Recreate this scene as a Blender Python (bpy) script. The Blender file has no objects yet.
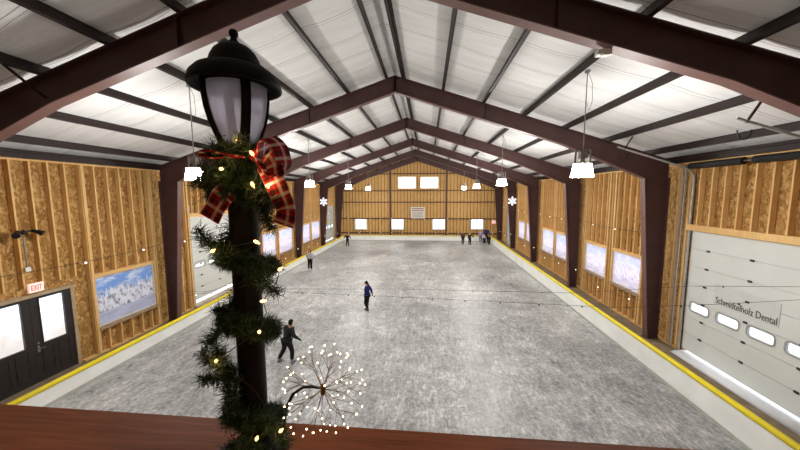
import bpy, math, random
from mathutils import Vector, Matrix
random.seed(7)
PI = math.pi
SC = bpy.context.scene
COL = SC.collection

# ------------------------------------------------------------------ helpers
class MB:
    def __init__(s):
        s.v, s.f, s.m, s.uv = [], [], [], {}
    def add(s, vs, fs, mi=0, uvs=None):
        o = len(s.v); s.v += [tuple(p) for p in vs]
        for k, f in enumerate(fs):
            if uvs: s.uv[len(s.f)] = uvs[k]
            s.f.append([i + o for i in f]); s.m.append(mi)
        return s
    def box(s, x0, x1, y0, y1, z0, z1, mi=0):
        v = [(x, y, z) for z in (z0, z1) for y in (y0, y1) for x in (x0, x1)]
        return s.add(v, [(0, 2, 3, 1), (4, 5, 7, 6), (0, 1, 5, 4), (2, 6, 7, 3), (0, 4, 6, 2), (1, 3, 7, 5)], mi)
    def beam(s, a, b, w, h, up=(0, 0, 1), mi=0):
        a, b = Vector(a), Vector(b); d = (b - a).normalized(); up = Vector(up)
        sd = d.cross(up)
        if sd.length < 1e-4: sd = d.cross(Vector((1, 0, 0)))
        sd.normalize(); u = sd.cross(d).normalized()
        v = [p + sd * (i * w / 2) + u * (j * h / 2) for p in (a, b) for i, j in ((-1, -1), (1, -1), (1, 1), (-1, 1))]
        return s.add(v, [(3, 2, 1, 0), (4, 5, 6, 7), (0, 1, 5, 4), (1, 2, 6, 5), (2, 3, 7, 6), (3, 0, 4, 7)], mi)
    def tube(s, pts, r, n=8, mi=0, cap=True):
        pts = [Vector(p) for p in pts]; N = len(pts)
        rs = r if isinstance(r, (list, tuple)) else [r] * N
        vs, fs = [], []; pu = None
        for i, p in enumerate(pts):
            d = (pts[min(i + 1, N - 1)] - pts[max(i - 1, 0)]).normalized()
            if pu is None:
                pu = d.orthogonal().normalized()
            pu = (pu - d * pu.dot(d))
            if pu.length < 1e-6: pu = d.orthogonal()
            pu.normalize(); q = d.cross(pu)
            for k in range(n):
                a = 2 * PI * k / n; vs.append(p + (pu * math.cos(a) + q * math.sin(a)) * rs[i])
        for i in range(N - 1):
            for k in range(n):
                k2 = (k + 1) % n; fs.append((i * n + k, i * n + k2, (i + 1) * n + k2, (i + 1) * n + k))
        if cap: fs += [tuple(range(n - 1, -1, -1)), tuple(range((N - 1) * n, N * n))]
        return s.add(vs, fs, mi)
    def lathe(s, prof, c=(0, 0, 0), n=24, a0=0, a1=2 * PI, mi=0, sx=1, sy=1):
        full = abs(a1 - a0 - 2 * PI) < 1e-6; m = n if full else n + 1
        vs = [(c[0] + r * sx * math.cos(a0 + (a1 - a0) * k / n), c[1] + r * sy * math.sin(a0 + (a1 - a0) * k / n), c[2] + z) for r, z in prof for k in range(m)]
        fs = []
        for i in range(len(prof) - 1):
            for k in range(n):
                k2 = (k + 1) % m; fs.append((i * m + k, i * m + k2, (i + 1) * m + k2, (i + 1) * m + k))
        return s.add(vs, fs, mi)
    def ball(s, c, r, n=10, mi=0, sc=(1, 1, 1)):
        vs, fs = [], []; h = max(4, n // 2 + 1)
        for i in range(h + 1):
            t = PI * i / h
            for k in range(n):
                a = 2 * PI * k / n
                vs.append((c[0] + r * sc[0] * math.sin(t) * math.cos(a), c[1] + r * sc[1] * math.sin(t) * math.sin(a), c[2] + r * sc[2] * math.cos(t)))
        for i in range(h):
            for k in range(n):
                k2 = (k + 1) % n; fs.append((i * n + k, (i + 1) * n + k, (i + 1) * n + k2, i * n + k2))
        return s.add(vs, fs, mi)
    def prism(s, poly, axis, a, b, mi=0):
        """poly: 2-D points in the plane across the axis ('x': (y,z), 'y': (x,z), 'z': (x,y))"""
        def P(p, t): return {'x': (t, p[0], p[1]), 'y': (p[0], t, p[1]), 'z': (p[0], p[1], t)}[axis]
        n = len(poly); vs = [P(p, a) for p in poly] + [P(p, b) for p in poly]
        fs = [tuple(range(n - 1, -1, -1)), tuple(range(n, 2 * n))] + [(i, (i + 1) % n, n + (i + 1) % n, n + i) for i in range(n)]
        return s.add(vs, fs, mi)

WL = {}
def obj(name, mb, mat, parent=None, origin=None, smooth=False, label=None):
    if parent is not None:
        pw = WL[parent.name]
        if origin is None: origin = pw
    else:
        pw = Vector((0, 0, 0))
    origin = Vector(origin) if origin is not None else Vector((0, 0, 0))
    me = bpy.data.meshes.new(name)
    me.from_pydata([tuple(Vector(p) - origin) for p in mb.v], [], mb.f)
    for mm in (mat if isinstance(mat, (list, tuple)) else [mat]): me.materials.append(mm)
    for i, p in enumerate(me.polygons):
        p.material_index = mb.m[i]; p.use_smooth = smooth
    if mb.uv:
        ul = me.uv_layers.new(name='UVMap')
        for fi, uvs in mb.uv.items():
            for li, uv in zip(me.polygons[fi].loop_indices, uvs): ul.data[li].uv = uv
    me.update()
    import bmesh
    bm = bmesh.new(); bm.from_mesh(me); bmesh.ops.recalc_face_normals(bm, faces=bm.faces); bm.to_mesh(me); bm.free()
    o = bpy.data.objects.new(name, me); COL.objects.link(o)
    if parent is not None: o.parent = parent
    o.location = origin - pw
    WL[o.name] = origin
    if label: o['label'] = label
    return o
def tag(o, label, cat, group=None):
    o['label'] = label; o['category'] = cat
    if group: o['group'] = group
    return o
def thing(name, loc, label, cat, group=None):
    o = bpy.data.objects.new(name, None); COL.objects.link(o); o.location = loc; o.empty_display_size = .1
    WL[o.name] = Vector(loc)
    return tag(o, label, cat, group)
def struct(o):
    o['kind'] = 'structure'; return o
def kids(o): return [c for c in bpy.data.objects if c.parent == o]
def dup(o, loc, label=None, rotz=None):
    ch = {}
    for c in bpy.data.objects:
        if c.parent: ch.setdefault(c.parent.name, []).append(c)
    def rec(s, p):
        n = s.copy(); COL.objects.link(n)
        if p is not None:
            n.parent = p; n.matrix_parent_inverse = s.matrix_parent_inverse
        for c in ch.get(s.name, []): rec(c, n)
        return n
    r = rec(o, None); r.location = loc
    if rotz is not None: r.rotation_euler.z = rotz
    if label: r['label'] = label
    return r

# ------------------------------------------------------------------ materials
def lin(c):
    return tuple((x / 255 / 12.92) if x / 255 <= .04045 else ((x / 255 + .055) / 1.055) ** 2.4 for x in c)
class NT:
    def __init__(s, name):
        s.mat = bpy.data.materials.new(name); s.mat.use_nodes = True
        s.nt = s.mat.node_tree; s.n = s.nt.nodes; s.n.clear()
        s.out = s.n.new('ShaderNodeOutputMaterial'); s.bs = s.n.new('ShaderNodeBsdfPrincipled')
        s.link(s.bs.outputs[0], s.out.inputs[0])
        s.tc = s.n.new('ShaderNodeTexCoord')
    def link(s, a, b): s.nt.links.new(a, b)
    def node(s, t, **k):
        n = s.n.new(t)
        for a, b in k.items(): setattr(n, a, b)
        return n
    def setp(s, color=None, rough=.5, metal=0, spec=.5):
        if color is not None: s.bs.inputs['Base Color'].default_value = (*color, 1)
        s.bs.inputs['Roughness'].default_value = rough; s.bs.inputs['Metallic'].default_value = metal
        s.bs.inputs['Specular IOR Level'].default_value = spec
        return s
    def mapping(s, scale=(1, 1, 1), rot=(0, 0, 0), src='Object'):
        m = s.node('ShaderNodeMapping'); m.inputs['Scale'].default_value = scale; m.inputs['Rotation'].default_value = rot
        s.link(s.tc.outputs[src], m.inputs[0]); return m.outputs[0]
    def noise(s, vec, scale=5, detail=4, rough=.5, dist=0):
        n = s.node('ShaderNodeTexNoise'); n.inputs['Scale'].default_value = scale; n.inputs['Detail'].default_value = detail
        n.inputs['Roughness'].default_value = rough; n.inputs['Distortion'].default_value = dist
        s.link(vec, n.inputs['Vector']); return n.outputs['Fac']
    def ramp(s, fac, stops, interp='LINEAR'):
        r = s.node('ShaderNodeValToRGB'); cr = r.color_ramp; cr.interpolation = interp
        while len(cr.elements) > 1: cr.elements.remove(cr.elements[0])
        cr.elements[0].position = stops[0][0]; cr.elements[0].color = (*stops[0][1], 1)
        for p, c in stops[1:]:
            e = cr.elements.new(p); e.color = (*c, 1)
        s.link(fac, r.inputs[0]); return r.outputs[0]
    def mix(s, fac, a, b, mode='MIX'):
        m = s.node('ShaderNodeMix', data_type='RGBA', blend_type=mode)
        for inp, val in ((m.inputs['Factor'], fac), (m.inputs['A'], a), (m.inputs['B'], b)):
            if hasattr(val, 'links') or hasattr(val, 'is_linked'): s.link(val, inp)
            elif isinstance(val, (int, float)): inp.default_value = val
            else: inp.default_value = (*val, 1)
        return m.outputs['Result']
    def math(s, op, a, b=0.0):
        m = s.node('ShaderNodeMath', operation=op)
        for i, val in enumerate((a, b)):
            if hasattr(val, 'is_linked'): s.link(val, m.inputs[i])
            else: m.inputs[i].default_value = val
        return m.outputs[0]
    def sep(s, vec):
        n = s.node('ShaderNodeSeparateXYZ'); s.link(vec, n.inputs[0]); return n.outputs
    def bump(s, h, strength=.3, dist=.02):
        b = s.node('ShaderNodeBump'); b.inputs['Strength'].default_value = strength; b.inputs['Distance'].default_value = dist
        s.link(h, b.inputs['Height']); s.link(b.outputs[0], s.bs.inputs['Normal'])
    def color(s, c): s.link(c, s.bs.inputs['Base Color'])
def plain(name, color, rough=.5, metal=0, spec=.5, vary=.12, nscale=6):
    t = NT(name).setp(None, rough, metal, spec)
    n = t.noise(t.mapping(), nscale, 3)
    a = tuple(c * (1 - vary) for c in color); b = tuple(min(1, c * (1 + vary)) for c in color)
    t.color(t.ramp(n, [(.3, a), (.7, b)])); return t.mat
def emit(name, color, strength, base=(.9, .9, .9)):
    t = NT(name).setp(base, .5)
    t.bs.inputs['Emission Color'].default_value = (*color, 1); t.bs.inputs['Emission Strength'].default_value = strength
    return t.mat
def wood(name, c1, c2, scale, grain=18, rough=.6):
    """grain stretched along the axis whose scale is smallest"""
    t = NT(name).setp(None, rough, 0, .25)
    v = t.mapping(scale); n1 = t.noise(v, grain, 5, .6, .4); n2 = t.noise(t.mapping(), 1.7, 2)
    c = t.ramp(n1, [(.25, c1), (.5, tuple((a + b) / 2 for a, b in zip(c1, c2))), (.75, c2)])
    c = t.mix(.35, c, t.ramp(n2, [(.3, c1), (.7, c2)])); t.color(c); t.bump(n1, .15, .004)
    return t.mat

def make_osb():
    t = NT('oriented_strand_board').setp(None, .75, 0, .2)
    v = t.node('ShaderNodeTexVoronoi'); v.inputs['Scale'].default_value = 17
    nz = t.node('ShaderNodeTexNoise'); nz.inputs['Scale'].default_value = 5; t.link(t.mapping(), nz.inputs['Vector'])
    vec = t.node('ShaderNodeVectorMath', operation='MULTIPLY_ADD')
    t.link(nz.outputs['Color'], vec.inputs[0]); vec.inputs[1].default_value = (.25, .25, .25); t.link(t.mapping((1, 1, .55)), vec.inputs[2])
    t.link(vec.outputs[0], v.inputs['Vector'])
    sp = t.node('ShaderNodeSeparateColor'); t.link(v.outputs['Color'], sp.inputs[0])
    c = t.ramp(sp.outputs[0], [(0, lin((112, 78, 36))), (.3, lin((154, 112, 58))), (.7, lin((186, 144, 84))), (1, lin((220, 184, 124)))])
    big = t.noise(t.mapping(), .8, 3)
    c = t.mix(.3, c, t.ramp(big, [(.35, lin((156, 114, 60))), (.65, lin((202, 160, 98)))]))
    t.color(c); return t.mat
OSB = make_osb()
STUD = wood('spruce_stud', lin((204, 156, 92)), lin((240, 204, 142)), (6, 6, .5), 6)
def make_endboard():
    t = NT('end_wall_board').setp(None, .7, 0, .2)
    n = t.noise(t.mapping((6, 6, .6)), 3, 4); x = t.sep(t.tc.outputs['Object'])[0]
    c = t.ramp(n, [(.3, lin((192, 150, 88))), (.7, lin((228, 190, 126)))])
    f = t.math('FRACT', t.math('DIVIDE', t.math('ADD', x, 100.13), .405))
    c = t.mix(t.math('LESS_THAN', f, .13), c, lin((92, 62, 32)))  # dark lines painted in for shaded stud sides, spaced like board joints
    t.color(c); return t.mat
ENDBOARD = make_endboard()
STEEL = plain('red_brown_steel', lin((78, 54, 52)), .5, 0, .35, .12, 2)
STEEL_D = plain('dark_brown_steel', lin((42, 29, 27)), .55, 0, .35, .12, 2)
GIRT = plain('brown_girt_steel', lin((98, 66, 52)), .5, 0, .35, .1, 2)
FLANGE = plain('red_brown_flange', lin((110, 80, 74)), .5, 0, .4, .1, 2)

def make_ceiling():
    t = NT('white_roof_insulation').setp(None, .7, 0, .2)
    o = t.tc.outputs['Object']; y = t.sep(o)
    n = t.noise(t.mapping((.35, 1.6, .35)), 2.2, 4)
    w = t.math('ADD', t.math('MULTIPLY', y[1], 1 / 1.07), t.math('MULTIPLY', t.noise(t.mapping((.25, .25, .25)), 2, 2), .35))
    fr = t.math('FRACT', w)
    d1 = t.math('LESS_THAN', t.math('ABSOLUTE', t.math('SUBTRACT', fr, .5)), .009)
    d2 = t.math('LESS_THAN', t.math('ABSOLUTE', t.math('SUBTRACT', fr, .60)), .006)
    seam = t.math('MULTIPLY', t.math('MAXIMUM', d1, d2), .62)
    c = t.ramp(n, [(.3, lin((220, 220, 219))), (.7, lin((232, 232, 231)))])
    t.color(t.mix(seam, c, lin((90, 86, 84))))
    n2 = t.noise(t.mapping((.5, 5, .5)), 1.6, 5, .6)
    t.bump(t.math('ADD', n2, t.math('MULTIPLY', n, .8)), .35, .04); return t.mat
CEIL = make_ceiling()

def make_ice():
    t = NT('scratched_ice').setp(None, .38, 0, .35)
    base = t.noise(t.mapping(), .16, 3, .55, .4)
    mid = t.noise(t.mapping(), 1.3, 6, .7, .6)
    fine = t.noise(t.mapping(), 9, 6, .75, .3)
    def scr(rot, sc):
        return t.noise(t.mapping((1, .22, 1), (0, 0, rot)), sc, 5, .7, 1.6)
    s1, s2, s3 = scr(.75, 6.5), scr(-.95, 7.5), scr(1.75, 6)
    m = t.math('MAXIMUM', t.math('MAXIMUM', s1, s2), s3)
    grit = t.noise(t.mapping(), 16, 3, .7)
    k = t.math('MULTIPLY', t.math('SUBTRACT', m, .60), .9)
    for nd, wgt in ((mid, .62), (fine, .62), (grit, .30), (base, .6)):
        k = t.math('ADD', k, t.math('MULTIPLY', t.math('SUBTRACT', nd, .5), wgt))
    k = t.math('ADD', k, .5)
    t.color(t.ramp(k, [(.22, lin((104, 105, 106))), (.43, lin((158, 159, 159))), (.56, lin((190, 191, 190))), (.75, lin((246, 246, 245)))]))
    t.link(t.ramp(mid, [(.3, (.25,) * 3), (.7, (.6,) * 3)]), t.bs.inputs['Roughness'])
    t.bump(fine, .15, .01); return t.mat
ICE = make_ice()
FLOOR = plain('concrete_floor', lin((134, 118, 98)), .85, 0, .2, .25, 2.5)
SNOW = plain('snow', (.86, .88, .92), .9, 0, .2, .05, 3)
BOARD = plain('white_board_plastic', lin((238, 240, 236)), .5, 0, .4, .06, 1.2)
YELLOW = plain('yellow_foam_cap', lin((232, 212, 30)), .5, 0, .35, .08, 2)
CREAM = plain('pale_yellow_cap', lin((226, 214, 140)), .5, 0, .35, .08, 2)
DOORW = plain('grey_white_door_panel', lin((216, 219, 215)), .55, 0, .35, .03, 1.5)
SEAM = plain('door_seam', lin((158, 160, 156)), .6)
BLACK = plain('black_metal', lin((22, 22, 24)), .45, 0, .4)
BLACKP = plain('black_paint', lin((17, 17, 21)), .6, 0, .14, .2, 14)
GREYM = plain('galvanised_steel', lin((160, 160, 158)), .35, .8, .5)
DKDOOR = plain('dark_door_paint', lin((44, 38, 38)), .45, 0, .4)
WHITE = plain('white_plastic', lin((228, 226, 220)), .5)
WHITEFR = plain('white_window_frame', lin((222, 218, 210)), .5)
RAILW = wood('red_brown_rail_wood', lin((104, 52, 22)), lin((206, 116, 62)), (.8, 16, 16), 5, .5)
def glassmat(name):
    t = NT(name)
    g = t.node('ShaderNodeBsdfTransparent'); g.inputs[0].default_value = (.96, .97, .98, 1)
    gl = t.node('ShaderNodeBsdfGlossy'); gl.inputs['Roughness'].default_value = .03
    mx = t.node('ShaderNodeMixShader'); mx.inputs[0].default_value = .06
    t.link(g.outputs[0], mx.inputs[1]); t.link(gl.outputs[0], mx.inputs[2]); t.link(mx.outputs[0], t.out.inputs[0])
    return t.mat
GLASS = glassmat('window_glass')

def winter_print(name, translucent, seed, faint):
    """printed winter woods: blue sky above, snowy trees, white ground; UV 0..1"""
    t = NT(name).setp(None, .6, 0, .2)
    uv = t.tc.outputs['UV']; s = t.sep(uv)
    m = t.node('ShaderNodeMapping'); m.inputs['Location'].default_value = (seed * 3.1, seed * 1.7, 0); t.link(uv, m.inputs[0])
    def nz(sc, scale=(1, 1, 1), det=5):
        mm = t.node('ShaderNodeMapping'); mm.inputs['Scale'].default_value = scale; t.link(m.outputs[0], mm.inputs[0]); return t.noise(mm.outputs[0], sc, det, .65)
    sky_n = nz(4, (1, 1.6, 1))
    if faint:
        sky = t.mix(t.ramp(sky_n, [(.45, (0, 0, 0)), (.62, (1, 1, 1))]), lin((218, 224, 246)), lin((242, 240, 250)))
        tree_d, tree_l, gnd = lin((206, 194, 214)), lin((244, 240, 248)), lin((240, 236, 246))
    else:
        sky = t.mix(t.ramp(sky_n, [(.45, (0, 0, 0)), (.65, (1, 1, 1))]), lin((120, 162, 232)), lin((222, 232, 250)))
        tree_d, tree_l, gnd = lin((92, 100, 130)), lin((228, 232, 248)), lin((196, 204, 236))
    # tree line height varies along u, with spires
    hgt = t.math('ADD', t.math('MULTIPLY', nz(9, (2.2, .02, 1), 6), 1.1), .08)
    tree_mask = t.math('LESS_THAN', s[1], hgt)
    tn = nz(13, (1.3, .55, 1), 6)
    trees = t.ramp(tn, [(.36, tree_d), (.52, tree_l)])
    gmask = t.math('LESS_THAN', t.math('ADD', s[1], t.math('MULTIPLY', nz(3), .22)), .38)
    ground = t.ramp(nz(7, (.5, 2, 1)), [(.38, tuple(c * .72 for c in gnd)), (.62, gnd)])
    c = t.mix(tree_mask, sky, trees); c = t.mix(gmask, c, ground)
    t.color(c)
    if translucent:
        tr = t.node('ShaderNodeBsdfTranslucent'); t.link(c, tr.inputs[0])
        mx = t.node('ShaderNodeMixShader'); mx.inputs[0].default_value = .6
        t.link(t.bs.outputs[0], mx.inputs[1]); t.link(tr.outputs[0], mx.inputs[2]); t.link(mx.outputs[0], t.out.inputs[0])
    return t.mat

# ------------------------------------------------------------------ layout (metres; camera at x=0,y=0)
XC = -1.275                       # ridge line
FY = [5.81, 12.26, 18.80, 25.58, 31.87, 37.66]
HS = 10.15                        # stud face from the ridge line
HO = 10.29                        # sheathing inner face
SL = .329
def roof_z(t): return 10.06 - SL * t     # top of rafters
def xw(side, t): return XC + side * t
Y0, YE = -3.0, 38.0

# ------------------------------------------------------------------ floor, ice, outside
mb = MB(); mb.box(XC - 10.6, XC + 10.6, Y0 - .2, YE + .3, -.2, 0); struct(obj('floor', mb, FLOOR))
ICE_L, ICE_R, ICE_F = -9.96, 6.96, 35.75
mb = MB(); r = 1.0; pts = [(ICE_L, Y0), (ICE_R, Y0)]
for cx, a0 in ((ICE_R - r, 0), (ICE_L + r, PI / 2)):
    for k in range(9):
        a = a0 + PI / 2 * k / 8; pts.append((cx + r * math.cos(a), ICE_F - r + r * math.sin(a)))
mb.prism(pts, 'z', .0, .012)
ice = obj('ice_sheet', mb, ICE); struct(ice)
mb = MB(); mb.box(-90, 90, -60, 130, -.4, -.22); struct(obj('ground', mb, SNOW))

# ------------------------------------------------------------------ walls with openings
def sheath(side_name, u0, u1, v0, v1, holes, place, mat, vtop=None):
    """slab made of cells; holes = (u0,u1,v0,v1). place(u,v,d)->xyz, d 0..1 depth"""
    us = sorted({u0, u1, *[h[0] for h in holes], *[h[1] for h in holes]}); vs = sorted({v0, v1, *[h[2] for h in holes], *[h[3] for h in holes]})
    us = [u for u in us if u0 <= u <= u1]; vs = [v for v in vs if v0 <= v <= v1]
    mb = MB()
    for i in range(len(us) - 1):
        for j in range(len(vs) - 1):
            cu, cv = (us[i] + us[i + 1]) / 2, (vs[j] + vs[j + 1]) / 2
            if any(h[0] < cu < h[1] and h[2] < cv < h[3] for h in holes): continue
            a = [place(us[i + p], vs[j + q], d) for d in (0, 1) for q in (0, 1) for p in (0, 1)]
            mb.add(a, [(0, 2, 3, 1), (4, 5, 7, 6), (0, 1, 5, 4), (2, 6, 7, 3), (0, 4, 6, 2), (1, 3, 7, 5)])
    return struct(obj(side_name, mb, mat))

# openings: (y0, y1, z0, z1, kind)
BAN_R = [(13.45, 15.36, 1.36, 2.82), (15.98, 17.95, 1.36, 2.80), (20.32, 22.0, 1.30, 2.82), (22.42, 24.5, 1.24, 2.83), (26.95, 28.40, 1.40, 2.86), (28.95, 30.8, 1.36, 2.86)]
BAN_L = [(20.26, 22.06, 1.08, 2.75), (22.60, 24.90, 1.00, 2.78), (27.15, 28.85, 1.06, 2.70), (29.33, 31.5, 1.06, 2.74)]
PIC_L = (9.40, 11.62, 1.00, 2.69)
GAR_R = [(7.28, 11.25, 0, 4.30), (32.2, 35.6, 0, 4.22)]
GAR_L = [(13.87, 18.35, .30, 4.45), (32.3, 36.9, .25, 4.15)]
DD = (6.60, 8.72, 0, 2.64)
WT = 6.62
sheath('wall_right', Y0, YE, 0, WT, [b for b in BAN_R] + GAR_R, lambda u, v, d: (xw(1, HO + .03 + d * .1), u, v), OSB)
sheath('wall_left', Y0, YE, 0, WT, [b for b in BAN_L] + [(g[0], g[1], 0, g[3]) for g in GAR_L] + [DD], lambda u, v, d: (xw(-1, HO + .03 + d * .1), u, v), OSB)
wall = {1: bpy.data.objects['wall_right'], -1: bpy.data.objects['wall_left']}

# studs: each one an object under its wall; unit stud mesh scaled in z is avoided, meshes are shared per length
stud_cache = {}
def stud(parent, x, y, z0, z1, w=.045, d=.14, along='y', mat=None):
    key = (round(z1 - z0, 3), w, d, along)
    if key not in stud_cache:
        mb = MB(); a, b = (d, w) if along == 'y' else (w, d)
        mb.box(-a / 2, a / 2, -b / 2, b / 2, 0, z1 - z0)
        o = obj('stud', mb, mat or STUD, None); stud_cache[key] = o; o.parent = parent
    else:
        o = stud_cache[key].copy(); COL.objects.link(o); o.parent = parent
    o.location = (x, y, z0); return o
for side, ops, gar in ((1, BAN_R, GAR_R), (-1, BAN_L + [PIC_L], GAR_L)):
    par = wall[side]; xs = xw(side, HS + .07)
    holes = [(a - .05, b + .05, c - .12, d + .14) for a, b, c, d in ops] + [(a - .1, b + .1, -1, d + .22) for a, b, c, d in gar]
    if side < 0: holes.append((DD[0] - .12, DD[1] + .12, -1, DD[3] + .3))
    ys = []; y = 4.1
    while y < 37.4:
        ys.append(y); y += .43
    for y in ys:
        if any(abs(y - f) < .16 for f in FY): continue
        segs = [(.04, WT - .06)]
        for a, b, c, d in holes:
            if a < y < b:
                ns = []
                for s0, s1 in segs:
                    if c > s0: ns.append((s0, min(c, s1)))
                    if d < s1: ns.append((max(d, s0), s1))
                segs = [q for q in ns if q[1] - q[0] > .1]
        for s0, s1 in segs: stud(par, xs, y, s0, s1)
    # king studs beside each opening, sills and headers
    mb = MB()
    for a, b, c, d in ops:
        mb.box(xw(side, HS - .01), xw(side, HO + .03), a - .06, b + .06, d + .02, d + .16)
        x0, x1 = sorted((xw(side, HS - .03), xw(side, HO + .03)))
    obj('header_board', mb, STUD, par)
    mb = MB()
    for a, b, c, d in ops: mb.box(xw(side, HS - .06), xw(side, HO + .03), a - .06, b + .06, c - .15, c - .03)
    obj('sill_board', mb, plain('weathered_sill_wood_%d' % side, lin((158, 134, 108)), .7), par)
    for a, b, c, d in ops:
        for yy in (a - .09, b + .09): stud(par, xw(side, HS + .055), yy, .04, WT - .06, .09, .17)
    for a, b, c, d in gar:
        for yy in (a - .14, b + .14): stud(par, xs, yy, .0, WT - .06, .09, .14)
    mb = MB()
    for a, b, c, d in gar: mb.box(xw(side, HS - .01), xw(side, HO + .03), a - .08, b + .08, d + .02, d + .22)
    obj('door_header', mb, STUD, par)
    mb = MB()
    mb.box(xw(side, HS), xw(side, HO + .03), Y0, YE - .1, WT - .06, WT)
    obj('top_plate', mb, STUD, par)
    mb = MB(); y = Y0
    blocks = sorted([(g[0] - .1, g[1] + .1) for g in gar] + ([(DD[0] - .12, DD[1] + .12)] if side < 0 else []))
    for a, b in blocks + [(YE - .1, 0)]:
        mb.box(xw(side, HS), xw(side, HO + .03), y, a, 0, .045); y = b
    obj('sole_plate', mb, STUD, par)

# end wall: gable, vertical boards, brown girts and wind posts
EW = [(-3.612, -1.466, 6.237, 7.60), (-.871, 1.241, 6.237, 7.56), (-9.05, -7.68, 1.15, 2.38), (-4.45, -3.02, 1.17, 2.39), (.66, 2.10, 1.2, 2.40), (5.31, 6.70, 1.26, 2.42)]
ewm = MB()
us = sorted({XC - 10.35, XC, XC + 10.35, *[h[0] for h in EW], *[h[1] for h in EW]}); vs = sorted({0, 6.7, *[h[2] for h in EW if h[2] < 6], *[h[3] for h in EW if h[3] < 6], 6.237})
def ewcell(x0, x1, z00, z01, z10, z11):
    a = [(x0, YE, z00), (x1, YE, z01), (x1, YE, z11), (x0, YE, z10)]
    ewm.add(a + [(p[0], YE + .12, p[2]) for p in a], [(0, 3, 2, 1), (4, 5, 6, 7), (0, 1, 5, 4), (1, 2, 6, 5), (2, 3, 7, 6), (3, 0, 4, 7)])
def rz(x): return 10.27 - SL * abs(x - XC)
vlow = [v for v in vs if v <= 6.237]
for i in range(len(us) - 1):
    x0, x1 = us[i], us[i + 1]; cx = (x0 + x1) / 2
    for j in range(len(vlow) - 1):
        cz = (vlow[j] + vlow[j + 1]) / 2
        if any(h[0] < cx < h[1] and h[2] < cz < h[3] for h in EW): continue
        ewcell(x0, x1, vlow[j], vlow[j], vlow[j + 1], vlow[j + 1])
    hole = [h for h in EW[:2] if h[0] < cx < h[1]]
    z0 = hole[0][3] if hole else 6.237
    ewcell(x0, x1, z0, z0, max(rz(x0), z0), max(rz(x1), z0))
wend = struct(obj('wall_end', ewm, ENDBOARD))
x = XC - 10.0; k = 0
while x < XC + 10.05:
    segs = [(.05, rz(x) - .12)]
    for a, b, c, d in EW:
        if a - .04 < x < b + .04:
            segs = [q for s0, s1 in segs for q in ((s0, min(c, s1)), (max(d, s0), s1)) if q[1] - q[0] > .1]
    for s0, s1 in segs: stud(wend, x, YE - .065, s0, s1, .05, .13, 'x')
    x += .405
for z in (.70, 2.50, 4.53, 5.93, 7.99):
    hw = min(10.0, (10.0 - z) / SL); mb = MB()
    spans = [(XC - hw, XC + hw)]
    for a, b in spans:
        mb.box(a, b, YE - .19, YE - .1, z - .06, z + .06)
    o = obj('girt', mb, GIRT, wend)
for x in (-4.62, 2.25):
    mb = MB(); mb.box(x - .09, x + .09, YE - .22, YE - .1, 0, rz(x) - .1); obj('wind_post', mb, GIRT, wend)
# end-wall windows
for n, (a, b, c, d) in enumerate(EW):
    mb = MB(); w = .09
    for q in ((a - w, b + w, d, d + w), (a - w, b + w, c - w, c)): mb.box(q[0], q[1], YE - .14, YE + .1, q[2], q[3])
    for q in ((a - w, a, c, d), (b, b + w, c, d)): mb.box(q[0], q[1], YE - .14, YE + .1, q[2], q[3])
    fr = struct(obj('window_%d' % (n + 1), mb, STUD if n < 2 else WHITEFR))
    m = MB(); m.box(a, b, YE + .02, YE + .03, c, d); obj('pane', m, GLASS, fr)
    if n >= 2:
        m = MB(); cx = (a + b) / 2; m.box(cx - .03, cx + .03, YE, YE + .05, c, d); obj('sash_bar', m, WHITEFR, fr)
# wall behind the camera and the mezzanine deck
mb = MB(); mb.prism([(XC - 10.4, 0), (XC + 10.4, 0), (XC + 10.4, 6.9), (XC, 10.3), (XC - 10.4, 6.9)], 'y', Y0 - .2, Y0); struct(obj('wall_back', mb, OSB))
mb = MB(); mb.box(XC - 10.2, XC + 10.2, Y0, .70, 3.7, 3.9); struct(obj('floor_mezzanine', mb, RAILW))

# ceiling: insulation sagging between purlins
PT = [.35 + 1.52 * k for k in range(7)]
mb = MB()
for side in (-1, 1):
    ts = [0, .18] ; 
    ts = sorted({0.0, *[.35 + 1.52 * k + 1.52 * j / 6 for k in range(-1, 7) for j in range(6) if 0 < .35 + 1.52 * k + 1.52 * j / 6 < 10.4], 10.42})
    ny = 96; rows = []
    for i in range(ny + 1):
        y = Y0 - .2 + (YE + .3 - Y0 + .2) * i / ny
        row = []
        for t in ts:
            ph = ((t - .35) / 1.52) % 1.0
            sag = .045 * math.sin(PI * ph) * (.6 + .4 * math.sin(y * 5.87))
            row.append((xw(side, t), y, roof_z(t) + .225 - sag))
        rows.append(row)
    n = len(ts); vs_ = [p for r_ in rows for p in r_]
    fs_ = [(i * n + j, i * n + j + 1, (i + 1) * n + j + 1, (i + 1) * n + j) for i in range(ny) for j in range(n - 1)]
    mb.add(vs_, fs_)
    mb.add([(p[0], p[1], p[2] + .2) for p in (rows[0][0], rows[0][-1], rows[-1][-1], rows[-1][0])], [(0, 1, 2, 3)])
struct(obj('ceiling', mb, CEIL, smooth=True))

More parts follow.
